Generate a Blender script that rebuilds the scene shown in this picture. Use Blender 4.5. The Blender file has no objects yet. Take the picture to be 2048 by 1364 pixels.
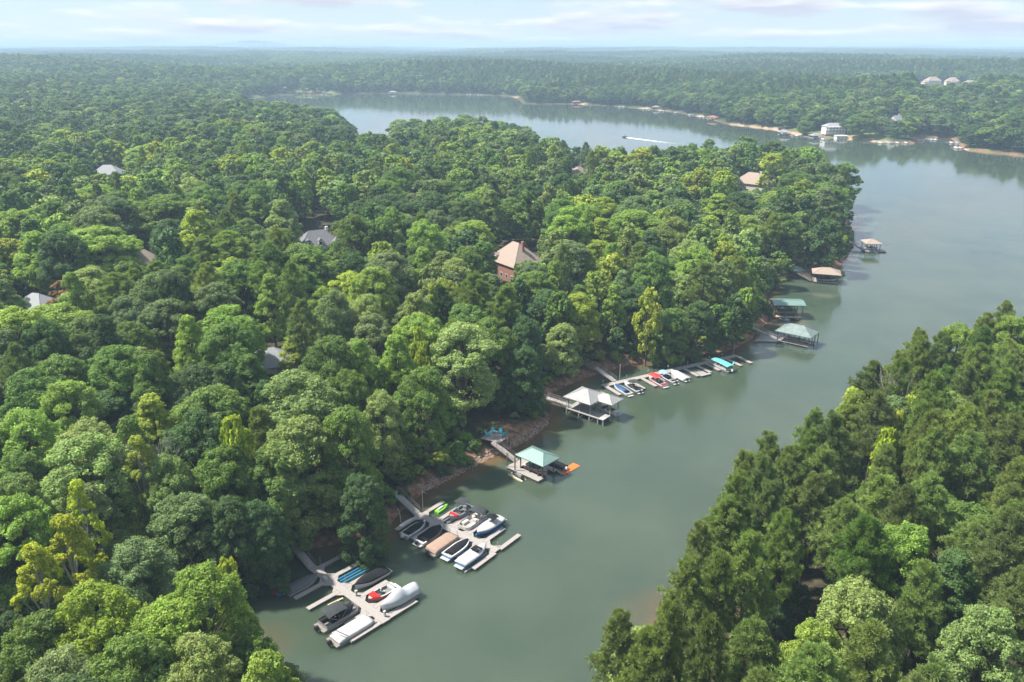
import bpy, math, random
import numpy as np
from mathutils import Vector, Matrix

# ------------------------------------------------------------------ camera, sky, sun, exposure
scene = bpy.context.scene
F_PX, CX, CY, HZ, CAMH = 1620.0, 1024.0, 682.0, 92.0, 80.0
PITCH = math.atan((CY - HZ) / F_PX)
cam_data = bpy.data.cameras.new("camera")
cam_data.sensor_width = 36.0
cam_data.lens = 36.0 * F_PX / 2048.0
cam_data.clip_start = 1.0
cam_data.clip_end = 40000.0
cam = bpy.data.objects.new("camera", cam_data)
scene.collection.objects.link(cam)
cam.location = (0, 0, CAMH)
cam.rotation_euler = (math.pi / 2 - PITCH, 0, 0)
scene.camera = cam

SUN_AZ, SUN_EL = math.radians(-82), math.radians(56)      # azimuth measured from +Y towards +X
SUN_DIR = Vector((math.sin(SUN_AZ) * math.cos(SUN_EL), math.cos(SUN_AZ) * math.cos(SUN_EL), math.sin(SUN_EL)))
SKY_STRENGTH, SUN_STRENGTH, EXPOSURE = 0.105, 5.0, 1.02
HAZE_DENSITY = 0.00023

world = bpy.data.worlds.new("World")
scene.world = world
world.use_nodes = True
wn = world.node_tree.nodes
wl = world.node_tree.links
wn.clear()
def wnode(t, **kw):
    n = wn.new(t)
    for k, v in kw.items():
        setattr(n, k, v)
    return n
w_out = wnode('ShaderNodeOutputWorld')
w_bg = wnode('ShaderNodeBackground')
w_bg.inputs['Strength'].default_value = SKY_STRENGTH
sky = wnode('ShaderNodeTexSky', sky_type='NISHITA')
sky.sun_disc = False
sky.sun_elevation = SUN_EL
sky.sun_rotation = SUN_AZ
sky.altitude = 200.0
sky.air_density = 1.0
sky.dust_density = 0.1
sky.ozone_density = 1.6
# broken, flat cloud layer, laid out by direction (bearing and elevation) over the whole sky
w_tc = wnode('ShaderNodeTexCoord')
w_sep = wnode('ShaderNodeSeparateXYZ')
wl.new(w_tc.outputs['Generated'], w_sep.inputs[0])
w_at = wnode('ShaderNodeMath', operation='ARCTAN2')
wl.new(w_sep.outputs['X'], w_at.inputs[0]); wl.new(w_sep.outputs['Y'], w_at.inputs[1])
w_el = wnode('ShaderNodeMath', operation='ARCSINE')
wl.new(w_sep.outputs['Z'], w_el.inputs[0])
w_elp = wnode('ShaderNodeMath', operation='MAXIMUM'); w_elp.inputs[1].default_value = 0.0
wl.new(w_el.outputs[0], w_elp.inputs[0])
w_sq = wnode('ShaderNodeMath', operation='POWER'); w_sq.inputs[1].default_value = 0.75
wl.new(w_elp.outputs[0], w_sq.inputs[0])
w_cmb = wnode('ShaderNodeCombineXYZ')
w_m1 = wnode('ShaderNodeMath', operation='MULTIPLY'); w_m1.inputs[1].default_value = 7.0
w_m2 = wnode('ShaderNodeMath', operation='MULTIPLY'); w_m2.inputs[1].default_value = 27.0
wl.new(w_at.outputs[0], w_m1.inputs[0]); wl.new(w_sq.outputs[0], w_m2.inputs[0])
wl.new(w_m1.outputs[0], w_cmb.inputs['X']); wl.new(w_m2.outputs[0], w_cmb.inputs['Y'])
w_cmb.inputs['Z'].default_value = 3.7
w_no = wnode('ShaderNodeTexNoise')
w_no.inputs['Scale'].default_value = 1.0
w_no.inputs['Detail'].default_value = 7.0
w_no.inputs['Roughness'].default_value = 0.55
wl.new(w_cmb.outputs[0], w_no.inputs['Vector'])
w_rmp = wnode('ShaderNodeValToRGB')
w_rmp.color_ramp.elements[0].position = 0.46
w_rmp.color_ramp.elements[1].position = 0.60
wl.new(w_no.outputs['Fac'], w_rmp.inputs[0])
w_cov = wnode('ShaderNodeMath', operation='MULTIPLY'); w_cov.inputs[1].default_value = 0.9
wl.new(w_rmp.outputs['Color'], w_cov.inputs[0])
# bright tops, lilac bases
w_no2 = wnode('ShaderNodeTexNoise'); w_no2.inputs['Scale'].default_value = 1.0; w_no2.inputs['Detail'].default_value = 4.0
w_add = wnode('ShaderNodeVectorMath', operation='ADD'); w_add.inputs[1].default_value = (0.0, 0.34, 0.0)
wl.new(w_cmb.outputs[0], w_add.inputs[0]); wl.new(w_add.outputs[0], w_no2.inputs['Vector'])
w_cc = wnode('ShaderNodeValToRGB')
w_cc.color_ramp.elements[0].position = 0.42; w_cc.color_ramp.elements[0].color = (5.6, 5.4, 5.4, 1)
w_cc.color_ramp.elements[1].position = 0.62; w_cc.color_ramp.elements[1].color = (3.3, 3.4, 4.1, 1)
wl.new(w_no2.outputs['Fac'], w_cc.inputs[0])
w_mix = wnode('ShaderNodeMix', data_type='RGBA')
w_tint = wnode('ShaderNodeMix', data_type='RGBA', blend_type='MULTIPLY')
w_tint.inputs[0].default_value = 1.0
w_tint.inputs[7].default_value = (0.95, 0.97, 1.0, 1)
w_veil = wnode('ShaderNodeMix', data_type='RGBA')          # thin high cloud over the whole sky
w_veil.inputs[0].default_value = 0.7
w_veil.inputs[7].default_value = (2.45, 3.15, 3.9, 1)
wl.new(sky.outputs[0], w_veil.inputs[6]); wl.new(w_veil.outputs[2], w_tint.inputs[6])
wl.new(w_cov.outputs[0], w_mix.inputs[0])
wl.new(w_tint.outputs[2], w_mix.inputs[6]); wl.new(w_cc.outputs['Color'], w_mix.inputs[7])
wl.new(w_mix.outputs[2], w_bg.inputs['Color'])
wl.new(w_bg.outputs[0], w_out.inputs['Surface'])

sun_data = bpy.data.lights.new("sun", 'SUN')
sun_data.energy = SUN_STRENGTH
sun_data.angle = math.radians(2.0)
sun_data.color = (1.0, 0.945, 0.86)
sun = bpy.data.objects.new("sun", sun_data)
scene.collection.objects.link(sun)
sun.rotation_euler = (-SUN_DIR).to_track_quat('-Z', 'Y').to_euler()
sun.location = (0, 0, 200)

vs = scene.view_settings
vs.view_transform = 'Standard'; vs.look = 'None'; vs.exposure = EXPOSURE; vs.gamma = 1.0; vs.use_curve_mapping = False
cy = scene.cycles
cy.max_bounces = 6; cy.diffuse_bounces = 3; cy.glossy_bounces = 2; cy.transmission_bounces = 3
cy.volume_bounces = 0; cy.transparent_max_bounces = 4
cy.caustics_reflective = False; cy.caustics_refractive = False
cy.sample_clamp_indirect = 4.0
cy.use_denoising = True
cy.use_adaptive_sampling = True
cy.adaptive_threshold = 0.02

# ------------------------------------------------------------------ pixel -> place
_c, _s = math.cos(PITCH), math.sin(PITCH)
def ray(px, py):
    dx, dz = (px - CX) / F_PX, -(py - CY) / F_PX
    return np.array([dx, _c + dz * _s, -_s + dz * _c])
def at(px, py, z=0.0):
    r = ray(px, py)
    t = (z - CAMH) / r[2]
    return np.array([r[0] * t, r[1] * t, z])
def pix(p):
    p = np.asarray(p, float)
    x, y, z = p[..., 0], p[..., 1], p[..., 2] - CAMH
    f = y * _c - z * _s
    u = y * _s + z * _c
    return CX + F_PX * x / f, CY - F_PX * u / f, f
RNG = np.random.default_rng(11)
random.seed(7)

# ------------------------------------------------------------------ shoreline and terrain
near_left = [(480, 1120), (560, 1110), (640, 1098), (684, 1087), (730, 1076), (771, 1066), (785, 1052), (800, 1030), (825, 1008), (850, 986),
             (900, 961), (950, 935), (984, 917), (1022, 899), (1051, 885), (1079, 868), (1099, 849), (1104, 840), (1103, 831), (1097, 815),
             (1094, 800), (1112, 784), (1147, 767), (1175, 756), (1202, 748), (1246, 734), (1290, 725), (1334, 718), (1378, 712), (1413, 707),
             (1443, 704), (1470, 699), (1484, 690), (1498, 683), (1511, 675), (1512, 664), (1530, 653), (1541, 641), (1537, 620), (1537, 596),
             (1538, 574), (1545, 562), (1582, 553), (1610, 551), (1635, 546), (1675, 536), (1685, 529), (1694, 511), (1702, 490), (1706, 470), (1712, 440),
             (1716, 420)]
tip_back = [(1728, 372), (1712, 330), (1672, 308), (1600, 290), (1540, 280), (1480, 276), (1455, 297), (1400, 283), (1340, 292), (1290, 302), (1215, 298), (1160, 283),
            (1085, 274), (1050, 252), (1000, 240), (930, 228), (840, 240), (790, 238), (776, 256), (715, 262), (706, 244), (680, 226), (640, 214),
            (560, 203), (500, 200)]
far_shore = [(470, 199), (510, 197), (560, 190), (640, 190), (700, 187), (800, 187), (900, 189), (1000, 191), (1036, 196), (1044, 207), (1090, 208), (1150, 208),
             (1250, 214), (1350, 224), (1420, 238), (1450, 248), (1550, 260), (1600, 271), (1700, 279), (1780, 287), (1826, 288), (1838, 281), (1850, 277), (1880, 276),
             (1900, 277), (1918, 290), (1930, 301), (1990, 307), (2060, 314)]
right_sil = [(2060, 632), (1960, 650), (1900, 672), (1850, 690), (1790, 705), (1735, 765), (1670, 840), (1620, 880), (1560, 915), (1495, 950), (1460, 1000), (1405, 1060),
             (1378, 1135), (1340, 1215), (1240, 1245), (1215, 1330)]
poly = [(-14, 40), (-14, 74), (-26, 82), (-38, 88), (-47, 96), (-53, 105), (-52, 111)]
poly += [tuple(at(x, y)[:2]) for x, y in near_left]
poly += [tuple(at(x, y, 23.0)[:2] + np.array([2.0, 8.0])) for x, y in tip_back]
poly += [tuple(at(x, y)[:2]) for x, y in far_shore]
poly += [(700, 560), (900, 420), (800, 300), (420, 255), (230, 215)]
poly += [tuple(at(x, y, 21.0)[:2] + np.array([-3.0, 6.0])) for x, y in right_sil]
poly += [(4, 60), (3, 40)]
POLY = np.array(poly)

def sdist(x, y):
    """distance to the shore, positive on land"""
    x = np.atleast_1d(np.asarray(x, float)); y = np.atleast_1d(np.asarray(y, float))
    best = np.full(x.shape, 1e18); inside = np.zeros(x.shape, bool)
    n = len(POLY)
    for i in range(n):
        ax, ay = POLY[i]; bx, by = POLY[(i + 1) % n]
        dx, dy = bx - ax, by - ay
        L2 = dx * dx + dy * dy + 1e-9
        t = np.clip(((x - ax) * dx + (y - ay) * dy) / L2, 0, 1)
        best = np.minimum(best, (x - ax - t * dx) ** 2 + (y - ay - t * dy) ** 2)
        cond = (ay > y) != (by > y)
        xi = ax + (y - ay) * dx / (dy if abs(dy) > 1e-9 else 1e-9)
        inside ^= cond & (x < xi)
    d = np.sqrt(best)
    return np.where(inside, -d, d)

def sstep(a, b, v):
    t = np.clip((v - a) / (b - a), 0, 1)
    return t * t * (3 - 2 * t)
def waves(x, y, L):
    x = x / L; y = y / L
    return (np.sin(x * 1.7 + 1.3 * np.sin(y * 0.9 + 0.4)) + np.sin(y * 2.1 + 1.1 * np.sin(x * 1.3 + 2.0)) + 0.6 * np.sin(1.9 * x + 2.7 * y + 0.7)) / 2.6
def hbase(x, y, sd):
    r = np.hypot(x, y)
    land = 1.5 * sstep(0.2, 3.2, sd) + 0.11 * np.clip(sd - 2, 0, 60) + 1.4 * waves(x, y, 60) * sstep(8, 40, sd)
    far = sstep(0, 260, sd) * sstep(820, 1500, r) * (14 + 12 * waves(x + 300, y, 260))
    far2 = sstep(1700, 2700, r) * (6 + 13 * waves(x, y * 0.9 + 500, 560)) + sstep(3000, 8000, r) * (9 + 14 * waves(x, y * 0.7, 1100))
    knoll = 15 * np.exp(-(((x - 520) / 150) ** 2 + ((y - 1020) / 90) ** 2))
    mount = 75 * np.exp(-(((x + 3560) / 420) ** 2 + ((y - 12000) / 500) ** 2))
    water = -0.12 * np.clip(-sd, 0, 30) - 0.25
    return np.where(sd > 0, land + far + far2 * (sd > 0) + knoll * sstep(0, 120, sd) + mount - 0.2 * (1 - sstep(0, 0.6, sd)), water)
def height(x, y):
    x = np.atleast_1d(np.asarray(x, float)); y = np.atleast_1d(np.asarray(y, float))
    return hbase(x, y, sdist(x, y))
_TT = np.geomspace(40, 9000, 1400)
def solve(px, py, dz):
    """the place on the land where something dz tall shows its top at a pixel"""
    r = ray(px, py)
    p = r[None, :] * _TT[:, None]
    z = CAMH + p[:, 2]
    gap = z - (np.maximum(height(p[:, 0], p[:, 1]), 0.0) + dz)
    i = np.argmax(gap <= 0)
    if gap[i] > 0:
        i = len(_TT) - 1
    if i > 0:
        f = gap[i - 1] / (gap[i - 1] - gap[i] + 1e-9)
        q = p[i - 1] + (p[i] - p[i - 1]) * f
    else:
        q = p[i]
    return float(q[0]), float(q[1])

# ------------------------------------------------------------------ materials
MATS = {}
def nodes_of(name):
    m = bpy.data.materials.new(name); m.use_nodes = True
    nt = m.node_tree; nt.nodes.clear()
    MATS[name] = m
    return m, nt, nt.nodes, nt.links
def plain(name, col, rough=0.5, metal=0.0, spec=0.5, var=0.12, scale=3.0, bump=0.0, coat=0.0):
    """a plain surface with slight weathering in its colour"""
    m, nt, N, L = nodes_of(name)
    out = N.new('ShaderNodeOutputMaterial'); b = N.new('ShaderNodeBsdfPrincipled')
    b.inputs['Roughness'].default_value = rough; b.inputs['Metallic'].default_value = metal
    b.inputs['Specular IOR Level'].default_value = spec
    if coat: b.inputs['Coat Weight'].default_value = coat
    tc = N.new('ShaderNodeTexCoord'); no = N.new('ShaderNodeTexNoise')
    no.inputs['Scale'].default_value = scale; no.inputs['Detail'].default_value = 5.0; no.inputs['Roughness'].default_value = 0.65
    L.new(tc.outputs['Object'], no.inputs['Vector'])
    rp = N.new('ShaderNodeValToRGB')
    rp.color_ramp.elements[0].position = 0.3; rp.color_ramp.elements[1].position = 0.7
    lo = [c * (1 - var) for c in col]; hi = [min(1, c * (1 + var)) for c in col]
    rp.color_ramp.elements[0].color = (*lo, 1); rp.color_ramp.elements[1].color = (*hi, 1)
    L.new(no.outputs['Fac'], rp.inputs[0]); L.new(rp.outputs['Color'], b.inputs['Base Color'])
    if bump:
        bp = N.new('ShaderNodeBump'); bp.inputs['Strength'].default_value = bump; bp.inputs['Distance'].default_value = 0.05
        L.new(no.outputs['Fac'], bp.inputs['Height']); L.new(bp.outputs[0], b.inputs['Normal'])
    L.new(b.outputs[0], out.inputs['Surface'])
    return m

def foliage(name, transl=0.35, rough=0.55):
    m, nt, N, L = nodes_of(name)
    out = N.new('ShaderNodeOutputMaterial')
    ti = N.new('ShaderNodeAttribute'); ti.attribute_type = 'INSTANCER'; ti.attribute_name = 'tint'
    lv = N.new('ShaderNodeAttribute'); lv.attribute_type = 'GEOMETRY'; lv.attribute_name = 'lv'
    mul = N.new('ShaderNodeMix'); mul.data_type = 'RGBA'; mul.blend_type = 'MULTIPLY'; mul.inputs[0].default_value = 1.0
    L.new(ti.outputs['Color'], mul.inputs[6]); L.new(lv.outputs['Color'], mul.inputs[7])
    b = N.new('ShaderNodeBsdfPrincipled'); b.inputs['Roughness'].default_value = rough
    b.inputs['Specular IOR Level'].default_value = 0.18
    t = N.new('ShaderNodeBsdfTranslucent')
    yel = N.new('ShaderNodeMix'); yel.data_type = 'RGBA'; yel.blend_type = 'MULTIPLY'; yel.inputs[0].default_value = 1.0
    yel.inputs[7].default_value = (1.2, 1.25, 0.55, 1)
    L.new(mul.outputs[2], yel.inputs[6]); L.new(yel.outputs[2], t.inputs['Color'])
    L.new(mul.outputs[2], b.inputs['Base Color'])
    mx = N.new('ShaderNodeMixShader'); mx.inputs[0].default_value = transl
    L.new(b.outputs[0], mx.inputs[1]); L.new(t.outputs[0], mx.inputs[2]); L.new(mx.outputs[0], out.inputs['Surface'])
    return m
foliage('leaf', 0.40); foliage('needle', 0.35, 0.5)
plain('bark', (0.10, 0.075, 0.055), 0.9, var=0.35, scale=6)
plain('pale_bark', (0.30, 0.27, 0.235), 0.85, var=0.25, scale=5)
plain('composite_deck', (0.29, 0.265, 0.245), 0.75, var=0.10, scale=2.5, bump=0.2)
plain('grey_timber', (0.29, 0.275, 0.26), 0.85, var=0.2, scale=4, bump=0.2)
plain('dark_timber', (0.12, 0.085, 0.07), 0.8, var=0.25, scale=4)
plain('dock_float', (0.09, 0.08, 0.07), 0.8, var=0.25)
plain('galvanised', (0.36, 0.37, 0.38), 0.38, metal=0.6, var=0.1)
plain('white_gel', (0.50, 0.50, 0.49), 0.22, var=0.05, coat=0.3)
plain('white_vinyl', (0.46, 0.455, 0.44), 0.6, var=0.1, scale=1.6, bump=0.3)
plain('shrink_wrap', (0.48, 0.50, 0.52), 0.35, var=0.06, scale=1.2, bump=0.5)
plain('black_canvas', (0.011, 0.012, 0.015), 0.9, spec=0.2, var=0.25, scale=1.5, bump=0.4)
plain('charcoal_canvas', (0.040, 0.044, 0.047), 0.85, spec=0.25, var=0.2, scale=1.5, bump=0.4)
plain('grey_canvas', (0.105, 0.115, 0.12), 0.85, spec=0.25, var=0.15, scale=1.4, bump=0.4)
plain('pale_grey_canvas', (0.42, 0.44, 0.45), 0.7, var=0.12, scale=1.4, bump=0.4)
plain('tan_canvas', (0.29, 0.20, 0.15), 0.8, var=0.13, scale=1.4, bump=0.4)
plain('blue_canvas', (0.012, 0.065, 0.17), 0.65, var=0.2, scale=1.4, bump=0.4)
plain('pale_blue_canvas', (0.22, 0.34, 0.50), 0.7, var=0.12, scale=1.4, bump=0.3)
plain('red_canvas', (0.55, 0.028, 0.03), 0.65, var=0.12, scale=1.4, bump=0.3)
plain('teal_canvas', (0.10, 0.40, 0.37), 0.65, var=0.1, scale=1.4, bump=0.3)
plain('red_gel', (0.56, 0.03, 0.025), 0.25, var=0.06, coat=0.4)
plain('blue_gel', (0.02, 0.16, 0.36), 0.25, var=0.06, coat=0.4)
plain('navy_gel', (0.02, 0.055, 0.12), 0.25, var=0.06, coat=0.4)
plain('grey_gel', (0.22, 0.235, 0.25), 0.3, var=0.08, coat=0.3)
plain('black_plastic', (0.018, 0.018, 0.02), 0.35, var=0.2)
plain('lime_gel', (0.24, 0.62, 0.04), 0.3, var=0.06, coat=0.3)
plain('cream_plastic', (0.58, 0.53, 0.36), 0.5, var=0.12)
plain('dark_seat', (0.05, 0.052, 0.055), 0.6, var=0.2)
plain('pale_seat', (0.55, 0.52, 0.47), 0.6, var=0.1)
plain('carpet', (0.20, 0.185, 0.165), 0.95, var=0.15)
plain('glass_dark', (0.03, 0.04, 0.05), 0.06, var=0.05)
plain('lift_blue', (0.03, 0.20, 0.34), 0.4, var=0.15)
plain('orange_foam', (0.62, 0.14, 0.02), 0.6, var=0.06)
plain('turquoise_plastic', (0.02, 0.50, 0.58), 0.45, var=0.08)
plain('red_plastic', (0.68, 0.03, 0.06), 0.4, var=0.06)
plain('sky_plastic', (0.03, 0.28, 0.56), 0.4, var=0.06)
plain('green_metal_roof', (0.15, 0.25, 0.215), 0.42, metal=0.15, var=0.12, scale=1.0)
plain('pale_metal_roof', (0.27, 0.265, 0.26), 0.5, metal=0.1, var=0.13, scale=1.0)
plain('grey_green_roof', (0.15, 0.20, 0.19), 0.6, var=0.25, scale=0.8)
plain('brown_shingle', (0.225, 0.165, 0.13), 0.9, var=0.2, scale=2.5)
plain('tan_shingle', (0.30, 0.235, 0.19), 0.9, var=0.15, scale=2.5)
plain('slate_shingle', (0.15, 0.15, 0.16), 0.9, var=0.2, scale=2.5)
plain('grey_shingle', (0.27, 0.28, 0.29), 0.9, var=0.15, scale=2.5)
plain('brick_wall', (0.30, 0.14, 0.10), 0.9, var=0.25, scale=5)
plain('cream_wall', (0.62, 0.57, 0.47), 0.85, var=0.06)
plain('white_wall', (0.68, 0.67, 0.65), 0.8, var=0.05)
plain('tan_wall', (0.46, 0.38, 0.30), 0.85, var=0.1)
plain('rock', (0.30, 0.245, 0.205), 0.9, var=0.35, scale=1.5)
plain('foam', (0.82, 0.85, 0.86), 0.7, var=0.1)
plain('mast_steel', (0.30, 0.29, 0.29), 0.6, metal=0.3, var=0.1)
plain('yellow_board', (0.56, 0.42, 0.22), 0.7, var=0.12)

# ground: leaf litter, clay bank, sand and lawn chosen by attributes of the place itself
m, nt, N, L = nodes_of('ground')
out = N.new('ShaderNodeOutputMaterial'); b = N.new('ShaderNodeBsdfPrincipled'); b.inputs['Roughness'].default_value = 0.95
b.inputs['Specular IOR Level'].default_value = 0.15
geo = N.new('ShaderNodeNewGeometry'); no = N.new('ShaderNodeTexNoise'); no.inputs['Scale'].default_value = 0.9; no.inputs['Detail'].default_value = 8
L.new(geo.outputs['Position'], no.inputs['Vector'])
def ramp2(c0, c1, p0=0.35, p1=0.68):
    r = N.new('ShaderNodeValToRGB'); e = r.color_ramp.elements
    e[0].position, e[1].position = p0, p1; e[0].color = (*c0, 1); e[1].color = (*c1, 1)
    L.new(no.outputs['Fac'], r.inputs[0]); return r
r_lit = ramp2((0.035, 0.032, 0.018), (0.075, 0.065, 0.035))
r_clay = ramp2((0.12, 0.065, 0.04), (0.30, 0.185, 0.115))
r_lawn = ramp2((0.10, 0.15, 0.04), (0.17, 0.20, 0.06))
r_far = ramp2((0.018, 0.038, 0.016), (0.05, 0.08, 0.028))
r_sand = ramp2((0.36, 0.25, 0.16), (0.50, 0.37, 0.25))
prev = r_lit.outputs['Color']
for attr, rr in (('wood', r_far), ('lawn', r_lawn), ('bank', r_clay), ('sand', r_sand)):
    a = N.new('ShaderNodeAttribute'); a.attribute_name = attr
    mx = N.new('ShaderNodeMix'); mx.data_type = 'RGBA'
    L.new(a.outputs['Fac'], mx.inputs[0]); L.new(prev, mx.inputs[6]); L.new(rr.outputs['Color'], mx.inputs[7]); prev = mx.outputs[2]
L.new(prev, b.inputs['Base Color'])
bp = N.new('ShaderNodeBump'); bp.inputs['Strength'].default_value = 0.6; bp.inputs['Distance'].default_value = 0.3
L.new(no.outputs['Fac'], bp.inputs['Height']); L.new(bp.outputs[0], b.inputs['Normal']); L.new(b.outputs[0], out.inputs['Surface'])

# lake water: turbid green body, brown over the shallow clay, wind ripples
m, nt, N, L = nodes_of('lake_water')
out = N.new('ShaderNodeOutputMaterial'); b = N.new('ShaderNodeBsdfPrincipled')
b.inputs['Roughness'].default_value = 0.06; b.inputs['IOR'].default_value = 1.48
b.subsurface_method = 'BURLEY'; b.inputs['Subsurface Weight'].default_value = 1.0; b.inputs['Subsurface Radius'].default_value = (1.0, 1.0, 1.0); b.inputs['Subsurface Scale'].default_value = 1.8
geo = N.new('ShaderNodeNewGeometry')
sh = N.new('ShaderNodeAttribute'); sh.attribute_name = 'shallow'
n1 = N.new('ShaderNodeTexNoise'); n1.inputs['Scale'].default_value = 0.045; n1.inputs['Detail'].default_value = 5
L.new(geo.outputs['Position'], n1.inputs['Vector'])
body = N.new('ShaderNodeValToRGB'); e = body.color_ramp.elements
e[0].position, e[1].position = 0.38, 0.66; e[0].color = (0.045, 0.066, 0.044, 1); e[1].color = (0.060, 0.082, 0.053, 1)
L.new(n1.outputs['Fac'], body.inputs[0])
n3 = N.new('ShaderNodeTexNoise'); n3.inputs['Scale'].default_value = 0.35; n3.inputs['Detail'].default_value = 5
L.new(geo.outputs['Position'], n3.inputs['Vector'])
shn = N.new('ShaderNodeMath'); shn.operation = 'MULTIPLY_ADD'; shn.use_clamp = True
sc1 = N.new('ShaderNodeMath'); sc1.operation = 'MULTIPLY_ADD'; sc1.inputs[1].default_value = 0.8; sc1.inputs[2].default_value = 0.55
L.new(n3.outputs['Fac'], sc1.inputs[0])
L.new(sh.outputs['Fac'], shn.inputs[0]); L.new(sc1.outputs[0], shn.inputs[1]); shn.inputs[2].default_value = -0.08
mx = N.new('ShaderNodeMix'); mx.data_type = 'RGBA'; L.new(shn.outputs[0], mx.inputs[0]); L.new(body.outputs['Color'], mx.inputs[6])
mx.inputs[7].default_value = (0.13, 0.075, 0.035, 1)
L.new(mx.outputs[2], b.inputs['Base Color'])
n2 = N.new('ShaderNodeTexNoise'); n2.inputs['Scale'].default_value = 1.1; n2.inputs['Detail'].default_value = 4; n2.inputs['Roughness'].default_value = 0.6
mp = N.new('ShaderNodeMapping'); mp.inputs['Rotation'].default_value = (0, 0, 0.6); mp.inputs['Scale'].default_value = (1.0, 2.0, 1.0)
L.new(geo.outputs['Position'], mp.inputs['Vector']); L.new(mp.outputs[0], n2.inputs['Vector'])
bp = N.new('ShaderNodeBump'); bp.inputs['Strength'].default_value = 0.32; bp.inputs['Distance'].default_value = 0.22
calm = N.new('ShaderNodeMath'); calm.operation = 'MULTIPLY_ADD'; calm.inputs[1].default_value = 0.55; calm.inputs[2].default_value = -0.12; calm.use_clamp = True
rip = N.new('ShaderNodeAttribute'); rip.attribute_name = 'ripple'      # glassy out on the open lake, ruffled in the channel
rm = N.new('ShaderNodeMath'); rm.operation = 'MULTIPLY'
L.new(n1.outputs['Fac'], calm.inputs[0]); L.new(calm.outputs[0], rm.inputs[0]); L.new(rip.outputs['Fac'], rm.inputs[1]); L.new(rm.outputs[0], bp.inputs['Strength'])
L.new(n2.outputs['Fac'], bp.inputs['Height']); L.new(bp.outputs[0], b.inputs['Normal']); L.new(b.outputs[0], out.inputs['Surface'])

# ------------------------------------------------------------------ mesh helpers
COL = scene.collection
class MB:
    """collects boxes, tubes and lofts into one mesh"""
    def __init__(s): s.v = []; s.f = []
    def add(s, vs, fs):
        o = len(s.v); s.v += [tuple(map(float, p)) for p in vs]; s.f += [tuple(i + o for i in f) for f in fs]; return s
    def box(s, x0, x1, y0, y1, z0, z1):
        vs = [(x, y, z) for z in (z0, z1) for y in (y0, y1) for x in (x0, x1)]
        return s.add(vs, [(0, 2, 3, 1), (4, 5, 7, 6), (0, 1, 5, 4), (2, 6, 7, 3), (0, 4, 6, 2), (1, 3, 7, 5)])
    def slab(s, pts, z0, z1):
        n = len(pts)
        vs = [(p[0], p[1], z0) for p in pts] + [(p[0], p[1], z1) for p in pts]
        fs = [tuple(range(n - 1, -1, -1)), tuple(range(n, 2 * n))] + [(i, (i + 1) % n, n + (i + 1) % n, n + i) for i in range(n)]
        return s.add(vs, fs)
    def tube(s, p0, p1, r0, r1=None, n=6, cap=True):
        r1 = r0 if r1 is None else r1
        a, b = Vector(p0), Vector(p1); d = (b - a)
        if d.length < 1e-6: return s
        d.normalize(); u = d.orthogonal().normalized(); w = d.cross(u)
        vs = []
        for c, r in ((a, r0), (b, r1)):
            for k in range(n):
                an = 2 * math.pi * k / n; vs.append(c + u * (r * math.cos(an)) + w * (r * math.sin(an)))
        fs = [(k, (k + 1) % n, n + (k + 1) % n, n + k) for k in range(n)]
        if cap: fs += [tuple(range(n - 1, -1, -1)), tuple(range(n, 2 * n))]
        return s.add(vs, fs)
    def path(s, pts, r, n=5):
        for a, b in zip(pts[:-1], pts[1:]): s.tube(a, b, r, r, n)
        return s
    def loft(s, rings, close=True, cap=True):
        n = len(rings[0]); vs = [p for r in rings for p in r]; fs = []
        for i in range(len(rings) - 1):
            for k in range(n if close else n - 1):
                k2 = (k + 1) % n
                fs.append((i * n + k, i * n + k2, (i + 1) * n + k2, (i + 1) * n + k))
        if cap:
            fs += [tuple(range(n - 1, -1, -1)), tuple(range((len(rings) - 1) * n, len(rings) * n))]
        return s.add(vs, fs)
    def beam(s, p0, p1, w, h):
        """a board between two points, w wide and h thick, top face through the points"""
        a, b = Vector(p0), Vector(p1); d = (b - a).normalized(); side = d.cross(Vector((0, 0, 1)))
        side = side.normalized() if side.length > 1e-5 else Vector((1, 0, 0)); up = side.cross(d).normalized()
        vs = []
        for c in (a, b):
            for sx, sz in ((-1, 0), (1, 0), (1, -1), (-1, -1)): vs.append(c + side * (sx * w / 2) + up * (sz * h))
        return s.add(vs, [(0, 1, 2, 3)[::-1], (4, 5, 6, 7), (0, 4, 5, 1)[::-1], (1, 5, 6, 2)[::-1], (2, 6, 7, 3)[::-1], (3, 7, 4, 0)[::-1]])
    def mesh(s, name, mat, smooth=False):
        me = bpy.data.meshes.new(name); me.from_pydata(s.v, [], s.f); me.update()
        me.materials.append(MATS[mat])
        if smooth: me.polygons.foreach_set('use_smooth', [True] * len(me.polygons))
        return me
    def build(s, name, mat, parent=None, smooth=False):
        return link(name, s.mesh(name, mat, smooth), parent)
def link(name, data, parent=None, loc=None):
    o = bpy.data.objects.new(name, data); COL.objects.link(o)
    if parent is not None: o.parent = parent
    if loc is not None: o.location = loc
    return o
def tag(o, label=None, cat=None, group=None, kind=None):
    if label: o['label'] = label
    if cat: o['category'] = cat
    if group: o['group'] = group
    if kind: o['kind'] = kind
    return o
def thing(name, label, cat, loc=(0, 0, 0), rz=0.0, group=None):
    o = link(name, None, None, loc); o.rotation_euler = (0, 0, rz); o.empty_display_size = 0.5
    return tag(o, label, cat, group)
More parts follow.
